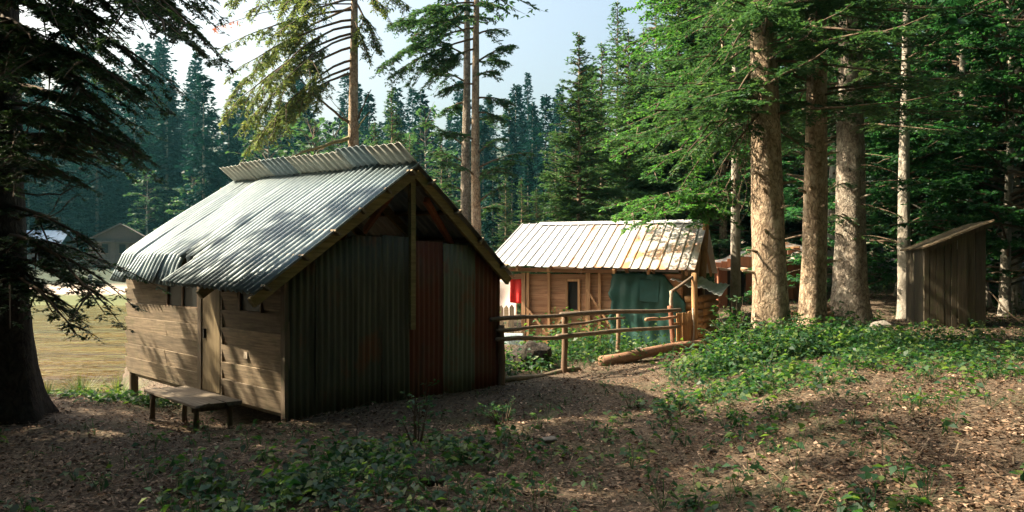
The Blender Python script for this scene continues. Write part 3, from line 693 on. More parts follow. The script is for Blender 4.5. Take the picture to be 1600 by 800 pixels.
def trunk_mesh(H, r0, n=14, seg=26, flare=.5, bend=.0, lean=(0, 0), seed=0, top=.06):
    v = []; f = []; rr = random.Random(seed); ph = [rr.random() * 6 for _ in range(6)]
    for i in range(seg + 1):
        t = (i / seg) ** 1.5; z = -0.3 + (H + .3) * t; r_ = r0 * ((1 - t) * (1 - top) + top) * (1 + flare * math.exp(-max(z, 0) / (r0 * 1.6)))
        cx, cy = lean[0] * z + bend * math.sin(z * .5 + ph[0]), lean[1] * z + bend * math.cos(z * .43 + ph[1])
        for k in range(n):
            a = 2 * math.pi * k / n; rad = r_ * (1 + .05 * math.sin(3 * a + ph[2] + z * .6) + .04 * math.sin(5 * a + ph[3] - z * 1.3) + .22 * flare * math.exp(-max(z, 0) / (r0 * 1.2)) * math.sin(5 * a + ph[4]) + rr.uniform(-.025, .025))
            v.append((cx + rad * math.cos(a), cy + rad * math.sin(a), z))
    for i in range(seg):
        for k in range(n): f.append((i * n + k, i * n + (k + 1) % n, (i + 1) * n + (k + 1) % n, (i + 1) * n + k))
    f.append(tuple(range(seg * n, seg * n + n)))
    return pyd(v, f)
def vcat(lst): return np.concatenate(lst)
def crown_obj(parent, V, var, mat, name='crown'):
    return link(name, npmesh(V, quadidx(len(V) // 4), var), mat, parent)
def wood_obj(parent, parts, mat, name='branches'):
    Vs, Fs, o = [], [], 0
    for v, f in parts: Vs.append(v); Fs.append(f + o); o += len(v)
    me = npmesh(vcat(Vs), vcat(Fs)); me.validate(); return link(name, me, mat, parent)

# ---- prototypes shared by copies
def make_conifer(H, r0, z0, Lmax, per_m, droop, seed, tpm, bpm, bl, bw, mat, bmat, hang=.25, tlen=.32, wood=True, sub=True, el=.1, shape=.75, seg=26, twigs=0, lean=(0, 0), flare=.5, flat=.35):
    r = np.random.default_rng(seed); ps = conifer_paths(H, z0, Lmax, per_m, droop, r, el, shape)
    ps[:, :, 0] += lean[0] * ps[:, :1, 2]; ps[:, :, 1] += lean[1] * ps[:, :1, 2]
    V, var, tw = sprays(ps, tpm, tlen, .95, hang, bpm, bl, bw, r, sub=sub, flat=flat)
    tm = trunk_mesh(H, r0, seed=seed, seg=seg, lean=lean, flare=flare); tm.materials.append(bmat)
    cm = npmesh(V, quadidx(len(V) // 4), var); cm.materials.append(mat)
    wm = None
    if wood:
        parts = [paths_wood(ps, np.full(len(ps), r0 * .13 + .008), .004, 4)]
        if twigs: parts.append(twig_wood(tw, twigs))
        wv, wf, o = [], [], 0
        for v_, f_ in parts: wv.append(v_); wf.append(f_ + o); o += len(v_)
        wm = npmesh(vcat(wv), vcat(wf)); wm.validate(); wm.materials.append(M['twig'])
    return tm, cm, wm
def make_beech(H, r0, z0, Lmax, per_m, seed, tpm, bpm, bl, bw, mat, bmat, tlen=.34):
    r = np.random.default_rng(seed); n = int((H - z0) * per_m); z = z0 + (H - z0) * (np.arange(n) + r.random(n)) / n * .95; az = r.random(n) * 2 * np.pi
    f = (z - z0) / (H - z0); L = Lmax * (1 - .55 * f ** 2) * (.6 + .6 * r.random(n)); e = .15 + .7 * f + r.normal(0, .15, n); K = 8; t = np.linspace(0, 1, K)
    ps = np.stack([L[:, None] * t * (np.cos(e) * np.cos(az))[:, None], L[:, None] * t * (np.cos(e) * np.sin(az))[:, None], z[:, None] + L[:, None] * (np.sin(e)[:, None] * t - .28 * t ** 2)], -1)
    ps += np.cumsum(r.normal(0, .05, ps.shape), 1) * t[None, :, None]
    V, var, tw = sprays(ps, tpm, tlen, .85, .10, bpm, bl, bw, r, leafy=True, flat=.45, start=.25)
    tm = trunk_mesh(H * .93, r0, seed=seed, bend=.06, flare=.35); tm.materials.append(bmat)
    cm = npmesh(V, quadidx(len(V) // 4), var); cm.materials.append(mat)
    a, b = paths_wood(ps, np.full(n, r0 * .22), .006, 5); c_, d_ = twig_wood(tw, .006); wm = npmesh(vcat([a, c_]), vcat([b, d_ + len(a)])); wm.validate(); wm.materials.append(M['twig'])
    return tm, cm, wm
def plant_tree(name, proto, x, y, label, cat='tree', group=None, s=1.0, rz=None, dz=0.0):
    t = thing(name, label, cat, (x, y, gz(x, y) + dz), R.random() * 6.28 if rz is None else rz, group); t.scale = (s, s, s * R.uniform(.95, 1.05))
    for nm, me in zip(('trunk', 'crown', 'branches'), proto):
        if me: link(nm, me, [], t, smooth=(nm == 'trunk'))
    return t

# ---------------------------------------------------------------- near trees built from the boughs the photograph shows
def base_tree(name, label, px, d, H, r0, bmat, lean=(0, 0), flare=.5, seed=1, n=18, seg=40):
    x = (px - CX) / F * d; t = thing(name, label, 'tree', (x, d, gz(x, d)))
    tm = trunk_mesh(H, r0, n, seg, flare, .02, lean, seed); link('trunk', tm, bmat, t, smooth=True); return t
def local(t, p): return np.array(p) - np.array(t.location)
def boughs(t, lst, lift=.08, lean=(0, 0), K=10):
    """each entry: start height above the base, tip as photo pixel and distance"""
    out_ = []
    for (zs_, px, py, d, *k) in lst:
        b = local(t, P(px, py, d)); a = np.array([lean[0] * zs_, lean[1] * zs_, zs_]); out_.append(bough(a, b, 0, k[0] if k else lift, K))
    return np.array(out_)
def sidekicks(ps, n, r, frac=(.25, .8), ln=.45, K=10, drop=.25):
    """secondary limbs leaving the main boughs"""
    bi = r.integers(0, len(ps), n); t = frac[0] + (frac[1] - frac[0]) * r.random(n); p, tan = at_path(ps, bi, t); L = np.linalg.norm(ps[bi, -1] - ps[bi, 0], axis=1)
    sd_ = np.where(r.random(n) < .5, -1.0, 1.0)[:, None]; h = nrm(np.stack([tan[:, 1], -tan[:, 0], np.zeros(n)], -1)); a = (.65 + r.normal(0, .2, n))[:, None]
    d = nrm(tan * np.cos(a) + sd_ * h * np.sin(a) + UP * r.normal(-.1, .12, n)[:, None]); l = L * ln * (1.15 - t) * (.7 + .6 * r.random(n)); u = np.linspace(0, 1, K)
    return p[:, None] + d[:, None] * (l[:, None] * u)[..., None] - UP * (drop * l[:, None] * u ** 2)[..., None]

# big dark fir at the left edge
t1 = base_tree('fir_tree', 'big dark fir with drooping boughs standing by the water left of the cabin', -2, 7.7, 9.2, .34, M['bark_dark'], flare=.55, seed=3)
L1 = [(5.4, 352, 98, 6.6, .10), (5.0, 290, 62, 6.2, .08), (4.6, 255, 135, 6.4, .08), (4.3, 232, 180, 6.9, .06), (4.0, 150, 165, 6.2, .06), (3.4, 230, 246, 6.9, .05),
      (3.1, 200, 235, 7.2, .05), (2.9, 120, 232, 6.7, .04), (2.6, 100, 268, 7.0, .04), (4.8, 200, 60, 7.4, .08), (5.6, 300, 40, 7.6, .08), (5.9, 340, 30, 7.0, .1), (3.8, 110, 110, 7.9, .06), (4.9, 90, 40, 6.0, .08), (5.2, 170, 20, 6.6, .1),
      (2.35, 148, 388, 7.0, .06), (2.0, 165, 492, 6.5, .10), (1.75, 140, 470, 6.9, .08), (1.6, 118, 525, 6.6, .08), (2.1, 110, 430, 7.4, .06), (1.9, 90, 500, 7.2, .06),
      (4.4, 60, 80, 6.4, .06), (4.1, 190, 120, 7.6, .06), (3.7, 180, 200, 6.6, .05), (3.3, 80, 190, 6.2, .04), (3.5, 215, 225, 7.5, .05), (3.0, 160, 215, 7.9, .05), (4.7, 130, 90, 7.0, .08), (5.3, 230, 30, 5.9, .08), (4.2, 210, 150, 6.0, .06), (2.8, 60, 255, 6.3, .04), (5.7, 250, 10, 7.2, .1), (4.5, 30, 140, 6.1, .06)]
r1 = np.random.default_rng(5); p1 = boughs(t1, L1); k1_ = sidekicks(p1, 290, r1, ln=.5, frac=(.12, .92))
V, var, tw = sprays(p1, 19, .17, .95, .22, 150, .052, .009, r1, start=.12, tmin=.08); V2, var2, tw2 = sprays(k1_, 15, .26, .95, .2, 150, .052, .009, r1, start=.1, tmin=.08)
up1 = conifer_paths(8.9, 6.2, 1.3, 22, .30, r1, shape=.7); V3, var3, tw3 = sprays(up1, 9, .34, .95, .2, 30, .20, .045, r1)
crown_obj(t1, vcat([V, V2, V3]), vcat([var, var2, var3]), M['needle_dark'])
wood_obj(t1, [paths_wood(p1, np.full(len(p1), .030), .004), paths_wood(k1_, np.full(len(k1_), .012), .003), twig_wood(tw, .003), twig_wood(tw2, .003), paths_wood(up1, np.full(len(up1), .04), .005)], M['twig'])
for (a, b, c_) in (((0, 0, 3.1), P(80, 150, 6.9), 0), ((0, 0, 2.3), P(130, 300, 6.8), 0), ((0, 0, 1.9), P(110, 285, 7.3), 0), ((0, 0, 2.6), P(160, 275, 7.0), 0)):
    bb = local(t1, b); link('dead_branch', pyd(*tube(bough(a, bb, .10, 0, 9, .1), list(np.linspace(.014, .003, 9)), 5)), M['twig'], t1)

# spruce behind the cabin with golden hanging boughs
t2 = base_tree('spruce_tree', 'tall slim spruce behind the cabin with golden hanging boughs on one side', 553, 24.5, 19, .265, M['bark_fir'], flare=.2, seed=4)
L2 = [(11.00, 345, 75, 22.6, .05), (10.64, 355, 120, 21.8, .06), (10.17, 350, 180, 22.4, .08), (9.69, 372, 205, 22.8, .09), (9.22, 400, 225, 21.7, .10), (8.74, 430, 190, 22.6, .08), (11.36, 420, 60, 21.3, .05), (11.83, 380, 20, 22.6, .05), (10.05, 440, 130, 21.4, .06),
      (12.19, 440, 10, 22.0, .04), (8.98, 385, 235, 23.1, .1), (12.55, 350, 5, 23.8, .04), (11.12, 360, 150, 24.4, .08), (10.41, 395, 160, 20.9, .1), (12.67, 480, 5, 21.2, .04), (11.83, 610, 20, 23.2, .03), (11.36, 590, 75, 23.8, .05), (12.19, 640, 10, 23.8, .03), (10.64, 575, 90, 23.6, .05)]
r2 = np.random.default_rng(6); p2_ = boughs(t2, L2); k2_ = sidekicks(p2_, 150, r2, drop=.6, ln=.42, frac=(.3, .99))
V, var, tw = sprays(p2_, 12, .10, 1.0, .9, 60, .12, .022, r2, start=.3, tmin=.16); V2, var2, tw2 = sprays(k2_, 11, .30, .9, .7, 44, .12, .022, r2, start=.1, tmin=.14)
up2 = conifer_paths(19, 12.6, 2.4, 8, .4, r2); V3, var3, _ = sprays(up2, 5, .32, .95, .4, 18, .22, .045, r2)
crown_obj(t2, vcat([V, V2, V3]), vcat([var, var2, var3]), M['needle_gold'])
wood_obj(t2, [paths_wood(p2_, np.full(len(p2_), .045), .006), paths_wood(k2_, np.full(len(k2_), .016), .004), twig_wood(tw, .004), twig_wood(tw2, .004), paths_wood(up2, np.full(len(up2), .03), .004)], M['twig'])
for (za, tip, rr, sg, mt) in ((6.9, P(462, 116, 23.7), .055, .05, 'twig'), (6.5, P(447, 250, 22.6), .075, -.02, 'mosstw'), (6.85, P(508, 145, 24.1), .02, .0, 'mosstw'), (7.2, P(538, 255, 23.9), .02, .06, 'twig'), (6.5, P(578, 175, 24.0), .03, -.08, 'mosstw'), (6.75, P(580, 140, 24.3), .045, -.05, 'twig')):
    link('dead_branch', pyd(*tube(bough((0, 0, za), local(t2, tip), sg, 0, 10, .06), list(np.linspace(rr, rr * .35, 10)), 6)), M[mt], t2, smooth=True)
bb = bough((0, 0, 11.2), local(t2, P(330, 45, 22.2)), 0, .05, 10)[None]
V, var, _ = sprays(bb, 12, .08, 1.0, .7, 60, .10, .016, r2, start=.82, tmin=.12); crown_obj(t2, V, var, M['deadneedle'], 'dead_needles'); link('dead_branch', pyd(*tube(bb[0], list(np.linspace(.03, .005, 10)), 5)), M['twig'], t2)

# twin firs right of the cabin ridge
def twin(label, px, d, H, r0, lst, seed, lean, bm):
    t = base_tree('fir_tree', label, px, d, H, r0, bm, lean, .2, seed); r = np.random.default_rng(seed)
    ps = boughs(t, lst, .06, lean); ks = sidekicks(ps, int(len(ps) * 9), r, drop=.3, frac=(.2, .98), ln=.6)
    V, var, tw = sprays(ps, 14, .15, .95, .4, 60, .11, .020, r, start=.25, tmin=.14); V2, var2, tw2 = sprays(ks, 14, .26, .95, .35, 60, .11, .020, r, start=.1, tmin=.14)
    up = conifer_paths(H, 11.2, 2.6, 7, .35, r); up[:, :, 0] += lean[0] * 9.5; V3, var3, _ = sprays(up, 5, .32, .95, .3, 18, .22, .045, r)
    crown_obj(t, vcat([V, V2, V3]), vcat([var, var2, var3]), M['needle'])
    wood_obj(t, [paths_wood(ps, np.full(len(ps), .035), .005), paths_wood(ks, np.full(len(ks), .013), .004), twig_wood(tw, .004), twig_wood(tw2, .004), paths_wood(up, np.full(len(up), .03), .004)], M['twig']); return t
twin('tall fir with sunlit tan trunk rising past the right slope of the cabin roof', 744, 23.2, 19, .2,
     [(9.93, 585, 110, 22.0), (9.57, 600, 125, 22.6), (10.29, 640, 60, 21.8), (10.76, 625, 30, 22.4), (9.22, 660, 120, 22.1), (10.29, 690, 40, 21.7), (8.03, 690, 140, 22.6), (8.74, 800, 70, 23.2), (7.55, 800, 160, 22.8), (7.07, 785, 185, 22.6), (8.26, 775, 110, 22.4), (9.69, 790, 45, 23.1),
      (6.12, 690, 205, 22.4), (5.17, 830, 238, 22.1), (4.69, 800, 250, 22.3), (3.98, 790, 290, 22.5), (10.64, 700, 15, 22.0), (10.76, 780, 10, 22.6), (5.65, 785, 215, 22.3), (4.93, 690, 250, 21.9)], 8, (.0, 0), M['bark_fir'])
twin('darker mossy fir standing close behind the sunlit tan fir by the cabin', 728, 25.2, 20, .22,
     [(8.62, 660, 105, 25.0), (7.91, 690, 175, 25.6), (9.57, 640, 50, 25.2), (10.41, 670, 20, 25.0), (7.07, 790, 180, 25.6), (6.24, 660, 190, 25.0), (5.65, 670, 235, 25.0), (5.05, 790, 262, 25.0), (9.22, 790, 95, 25.2), (4.57, 695, 285, 25.0), (10.76, 610, 40, 25.6), (11.00, 770, 30, 25.0), (3.74, 780, 320, 25.5), (3.62, 690, 300, 25.3)], 9, (.002, 0), M['bark_grey'])

# three big trunks on the right, crowns starting just above eye level
def right_fir(label, px, d, H, r0, z0, seed, lean, mat, bm, lst, flare=.34):
    t = base_tree('fir_tree', label, px, d, H, r0, bm, lean, flare, seed, 22, 50); r = np.random.default_rng(seed); zt = 7.2
    ps = conifer_paths(H, z0, 2.7, 16, .30, r, .05, .5, 10, zt); ps[:, :, 0] += lean[0] * ps[:, :1, 2]
    if lst: ps = vcat([ps, boughs(t, lst, .05, lean)])
    V, var, tw = sprays(ps, 13, .22, .95, .3, 66, .08, .014, r, start=.08, tmin=.1)
    up = conifer_paths(H, zt, 2.9, 7, .35, r); V3, var3, _ = sprays(up, 5, .32, .95, .3, 18, .22, .045, r)
    crown_obj(t, vcat([V, V3]), vcat([var, var3]), mat)
    wood_obj(t, [paths_wood(ps, np.full(len(ps), .022), .004), twig_wood(tw, .003), paths_wood(up, np.full(len(up), .03), .004)], M['twig'])
    for k in range(9):
        zz = .9 + 2.9 * r.random(); az = -3.14 * r.random(); c0 = np.array([lean[0] * zz, 0, zz]); dd = np.array([math.cos(az), math.sin(az), .15]); a_ = c0 + dd * r0 * .7; b_ = c0 + dd * (r0 + .06 + .16 * r.random())
        link('branch_stub', pyd(*tube([a_, (a_ + b_) / 2 + UP * .01, b_], [.03, .02, .012], 6)), bm, t)
    return t, r
rf1, rr1 = right_fir('thick sunlit fir trunk beside the shrub at the path edge', 1203, 10.8, 16, .275, 3.5, 21, (-.018, 0), M['needle'], M['bark_fir'],
          [(4.6, 1005, 250, 11.5), (4.4, 1040, 285, 10.6), (4.0, 1075, 245, 10.2), (4.9, 1030, 190, 11.8), (4.2, 1060, 300, 11.2), (3.8, 1110, 290, 10.1), (4.6, 1120, 200, 10.0), (5.2, 1090, 130, 10.8), (5.6, 1060, 60, 11), (5.9, 1100, 40, 10.4), (5.4, 1130, 100, 9.9)])
r3 = np.random.default_rng(77)
for k in range(16):                                        # bare hanging twigs on its shaded side
    a = np.array([-.25 + r3.normal(0, .1), -.25 + r3.normal(0, .1), 3.2 + r3.random() * .6]); b = a + np.array([-.35 + r3.normal(0, .2), -.15 + r3.normal(0, .15), -.9 - .7 * r3.random()])
    link('dead_twig', pyd(*tube(bough(a, b, -.08, 0, 8, .25), list(np.linspace(.007, .0025, 8)), 4)), M['deadtw'], rf1)
right_fir('slimmer brown fir trunk standing between the thick sunlit fir and the wide grey fir', 1271, 11.5, 15, .215, 3.9, 22, (.006, 0), M['needle'], M['bark_fir'], [(5.4, 1180, 60, 10.6), (5.0, 1200, 120, 10.7), (5.5, 1350, 80, 11)])
right_fir('wide grey fir trunk with flared roots close to the outhouse', 1331, 14.6, 19, .33, 4.0, 23, (-.010, 0), M['needle_dark'], M['bark_grey'], [(4.6, 1430, 180, 13.5), (3.4, 1400, 270, 13.6), (2.6, 1420, 345, 13.4), (1.9, 1410, 380, 13.5), (2.2, 1290, 340, 13.4), (4.4, 1230, 150, 13.6), (3.0, 1290, 300, 13.8)], .5)
r4 = np.random.default_rng(78)

b4 = base_tree('beech_tree', 'slim pale beech trunk standing left of the outhouse roof', 1414, 16.6, 13, .165, M['bark_beech'], (.004, 0), .2, 35)
p4 = boughs(b4, [(6.6, 1330, 40, 16), (7.0, 1490, 20, 16.2), (6.2, 1470, 70, 15.8), (7.5, 1400, 0, 15.5), (8, 1350, 10, 17), (7.8, 1480, 5, 17.5)], .05); k4 = sidekicks(p4, 30, r4, ln=.5, drop=.12)
V, var, tw = sprays(vcat([p4, k4]), 10, .2, .85, .1, 36, .09, .03, r4, start=.2, leafy=True, tmin=.16); crown_obj(b4, V, var, M['leaf_dk']); wood_obj(b4, [paths_wood(p4, np.full(len(p4), .03), .005), paths_wood(k4, np.full(len(k4), .012), .004), twig_wood(tw, .004)], M['twig'])
link('dead_branch', pyd(*tube([(.1, -.1, 2.75), (.25, -.2, 2.62), (.36, -.25, 2.5)], [.02, .016, .008], 6)), M['bark_beech'], b4)
# beech with bright layered boughs over the small hut
b1 = base_tree('beech_tree', 'slim grey beech whose bright green boughs hang over the small hut roof', 1148, 17.0, 13, .135, M['bark_beech'], (0, 0), .2, 31)
LB = [(5.0, 955, 215, 15.5), (4.8, 965, 235, 16.2), (4.7, 1010, 275, 14.8), (5.6, 1000, 165, 16.4), (5.8, 985, 185, 15.2), (5.2, 1060, 235, 14.4), (6.2, 1050, 115, 15.6), (6.6, 1070, 140, 16.2), (4.4, 1080, 285, 14.6), (3.2, 965, 345, 14.6), (3.3, 985, 325, 15.0), (3.1, 1020, 335, 14.2), (2.9, 1060, 330, 14.0), (3.4, 1100, 300, 14.4), (3.0, 1000, 350, 14.4),
      (7.6, 1000, 60, 15.5), (7.9, 965, 20, 15.8), (8.2, 1010, 5, 15), (7.3, 955, 80, 16.2), (5.0, 1180, 250, 15), (6.0, 1230, 150, 15.5), (4.2, 1220, 290, 15.2), (7, 1120, 60, 15), (3.6, 1150, 320, 14.6)]
rb = np.random.default_rng(32); pb = boughs(b1, LB, .06); kb = sidekicks(pb, 130, rb, ln=.55, drop=.12, frac=(.25, .95))
V, var, tw = sprays(pb, 11, .15, .85, .10, 44, .082, .027, rb, start=.35, leafy=True, flat=.4, tmin=.16); V2, var2, tw2 = sprays(kb, 11, .26, .85, .10, 44, .082, .027, rb, start=.1, leafy=True, flat=.4, tmin=.16)
crown_obj(b1, vcat([V, V2]), vcat([var, var2]), M['leaf']); wood_obj(b1, [paths_wood(pb, np.full(len(pb), .03), .005), paths_wood(kb, np.full(len(kb), .012), .004), twig_wood(tw, .004), twig_wood(tw2, .004)], M['twig'])

# ---------------------------------------------------------------- woodland copies
firs = [make_conifer(15, .16, 1.2, 3.3, 18, .30, 41 + k, 8, 24, .20, .042, M['needle'], M['bark_fir'], hang=.25, twigs=.006) for k in range(3)]
full = make_conifer(15, .19, .8, 4.0, 22, .28, 49, 9, 26, .19, .042, leafmat('sun_tinted_fir_needles', (.028, .075, .042), (.065, .14, .07), (.15, .23, .09), .35, (1.5, 1.7, .8)), M['bark_fir'], hang=.22, twigs=.006)  # needle colour brightened to carry sunlight
for px, d, s, lb in ((905, 26, .70, 'full sunlit fir with low boughs rising just behind the ridge of the small hut'), (982, 28, .76, 'full sunlit fir beside the beech boughs behind the small hut'), (1075, 27, .98, 'tall full fir filling the gap between the beech and the thick sunlit fir')):
    plant_tree('fir_tree', full, (px - CX) / F * d, d, lb, s=s)
for k, (px, d, s) in enumerate(((925, 36, .84), (940, 33, .86), (1005, 37, .9), (1025, 34, .98), (868, 33, .60), (1060, 27, .95), (1095, 30, 1.05), (1130, 25, 1.0), (965, 38, 1.0), (1180, 29, 1.1))):
    x = (px - CX) / F * d; plant_tree('fir_tree', firs[k % 3], x, d, 'sunlit fir in the row standing behind the small hut', group='firs behind the small hut', s=s)
for k, (px, d, s) in enumerate(((815, 26, .36), (838, 24.5, .30), (790, 30, .40), (612, 30, .62), (640, 34, .55), (585, 36, .66), (690, 37, .6))):
    x = (px - CX) / F * d; plant_tree('young_fir_tree', firs[(k + 1) % 3], x, d, 'young fir in the thicket between the cabin roof and the small hut', group='young firs beyond the cabin', s=s)
beeches = [make_beech(13, .17, .9, 4.4, 7, 51 + k, 8, 28, .115, .042, M['leaf_dk'], M['bark_beech']) for k in range(3)]
for k, (px, d, s) in enumerate(((1415, 21.5, 1.1), (1500, 19, .9), (1590, 18, 1.0), (1650, 15, .9), (1300, 24, 1.1), (1370, 28, 1.2), (1460, 27, 1.2), (1560, 25, 1.2), (1640, 23, 1.2), (1250, 31, 1.3), (1700, 19, 1.1), (1200, 36, 1.3), (1330, 36, 1.4), (1430, 36, 1.4), (1540, 34, 1.4), (1575, 16.5, .75), (1500, 22, 1.0), (1270, 19.5, .75), (1620, 20, 1.1))):
    x = (px - CX) / F * d
    plant_tree('beech_tree', beeches[k % 3], x, d, 'leafy dark green beech in the wood behind the outhouse', group='beeches behind the outhouse', s=s)
x = .687 * 18.5; sp = thing('sapling', 'thin pale leaning sapling stem right of the outhouse', 'tree', (x, 18.5, gz(x, 18.5)))
link('trunk', pyd(*tube(bough((0.1, 0, -.1), (-.5, .2, 4.2), .03, 0, 9), list(np.linspace(.075, .03, 9)), 8)), M['bark_beech'], sp, smooth=True)
pp = np.array([bough((-.15 - .1 * i, 0, 1.6 + .45 * i), (-.15 + 1.2 * math.cos(i * 2.2), 1.2 * math.sin(i * 2.2), 2.0 + .45 * i), 0, .05) for i in range(7)])
V, var, tw = sprays(pp, 8, .3, .85, .1, 26, .09, .03, r4, leafy=True); crown_obj(sp, V, var, M['leaf_dk']); wood_obj(sp, [paths_wood(pp, np.full(7, .012), .003), twig_wood(tw, .004)], M['twig'])

# far hillside
fars = [make_conifer(22, .26, .5, lm, 12, .28, 61 + k, 2.8, 5.0, .78, .20, M['needle_far'], M['bark_grey'], wood=False, sub=True, tlen=.36, seg=6, flat=.5, shape=shp) for k, (lm, shp) in enumerate(((4.3, .75), (5.2, .9), (3.8, .55), (5.0, .6), (3.4, .8)))]
rf = random.Random(9); cnt = 0; placed = []
rowdef = [(99, 7.5), (107, 6.5), (115, 6.5), (124, 6.5), (134, 7), (145, 7.5), (158, 8.5), (172, 9.5), (190, 11)]
for yy, stp in rowdef:
    xx = -.80 * yy
    while xx < .12 * yy:
        X_, Y_ = xx + rf.uniform(-2.5, 2.5), yy + rf.uniform(-3.5, 3.5); xx += stp * rf.uniform(.75, 1.25)
        if Y_ < 106 and -78 < X_ < -48: continue
        plant_tree('far_fir_tree', fars[(cnt * 7 + cnt // 3) % 5], X_, Y_, 'dark blue green fir in the wood covering the far hillside', group='firs on the far hillside', s=rf.uniform(.6, 1.2) * (1.3 if X_ < -.45 * Y_ else 1), dz=-.3); cnt += 1
farb = [make_beech(15, .25, 1.0, 5.5, 5, 95 + k, 2.4, 5, .6, .24, leafmat('hazy_broadleaf_%d' % k, (.02, .055, .04), (.04, .09, .055), (.08, .14, .07), .35), M['bark_beech'], .4) for k in range(2)]
for k, (px, d, s) in enumerate(((490, 60, 1.05), (455, 68, .9), (520, 78, 1.2), (625, 74, 1.1), (700, 80, 1.0), (420, 90, 1.3), (780, 84, .9), (300, 99, .8), (230, 108, .9), (560, 92, 1.2), (665, 98, 1.3))):
    plant_tree('broadleaf_tree', farb[k % 2], (px - CX) / F * d, d, 'pale rounded broadleaf tree standing among the dark firs beyond the water', group='broadleaf trees beyond the water', s=s)
for px, d, s in ((800, 62, .55), (825, 70, .62), (770, 66, .6), (600, 60, .6), (640, 70, .62), (690, 64, .55), (560, 75, .7), (520, 66, .55), (480, 72, .5), (850, 60, .55), (735, 72, .66), (900, 62, .75), (1000, 60, .85), (1100, 58, .9)):
    plant_tree('far_fir_tree', fars[(cnt * 7 + cnt // 3) % 5], (px - CX) / F * d, d, 'hazy blue green fir across the clearing beyond the huts', group='firs beyond the clearing', s=s); cnt += 1
thin = make_conifer(15, .16, 1.2, 3.4, 6.5, .30, 47, 6, 26, .22, .05, M['needle'], M['bark_fir'], hang=.25, twigs=.006)  # sparse crown shaped to leave gaps in the shade it casts
# unseen firs added to cast shade bands and hold back sky light
for k, (x, y, s) in enumerate(((-11.5, 9.9, .92), (-8.7, 7.2, .62), (-9.6, 5.3, 1.0), (-13.0, 6.9, 1.2), (-13.6, 8.1, 1.15), (-13.5, 3.5, 1.2), (-10.5, 2.5, 1.3), (-7.5, .5, 1.0), (-4.5, -3.0, 1.0), (3.5, -4, 1.1), (8.0, 1.0, 1.0), (10.5, 5.5, 1.0), (0, -7, 1.1), (13, 9, 1.1), (-12, -2, 1.1), (-2, -2.6, 1.3), (1.5, -3.2, 1.4), (5.5, -1.5, 1.3), (6, -6, 1.6), (-4, -8, 1.6), (9, -4, 1.5), (-8, -5, 1.5), (12, 2, 1.5), (15, 6, 1.5), (3, -10, 1.8), (-11, -9, 1.7), (16, -2, 1.7), (11, -9, 1.8), (19, 11, 1.6), (-16, 0, 1.5), (7.5, -2.5, 1.5), (-6.5, -3, 1.5), (0, -12, 2.0), (8, -12, 2.0), (-8, -13, 2.0), (17, -9, 2.0), (20, 3, 1.9), (-18, -8, 2.0), (3, -6.5, 1.5), (-1.5, -5.5, 1.5))):
    q_ = max(1.0, (3.5 * s + .8) / math.hypot(x, y)); x, y = x * q_, y * q_
    plant_tree('fir_tree', thin if k in (0, 1, 2, 3, 4) else firs[k % 3], x, y, 'fir added out of view to shade the clearing', group='firs added to shade the clearing', s=s)

shade_canopy = make_beech(15, .3, 7.0, 6.0, 7, 91, 4, 13, .26, .11, M['leaf_dk'], M['bark_beech'], .36)  # high crowns added out of view to block sky light overhead
for k, (x, y) in enumerate(((6.2, 2.2), (-4.2, -2.4), (1.2, -4.2), (10.2, 7.6), (-9, -3), (8, -4), (14.5, 12), (3.6, -1.2), (-1, -1.8), (12, 2), (5, -7))):
    plant_tree('beech_tree', shade_canopy, x, y, 'spreading beech added out of view to cut sky light on the clearing', group='beeches added to cut sky light')

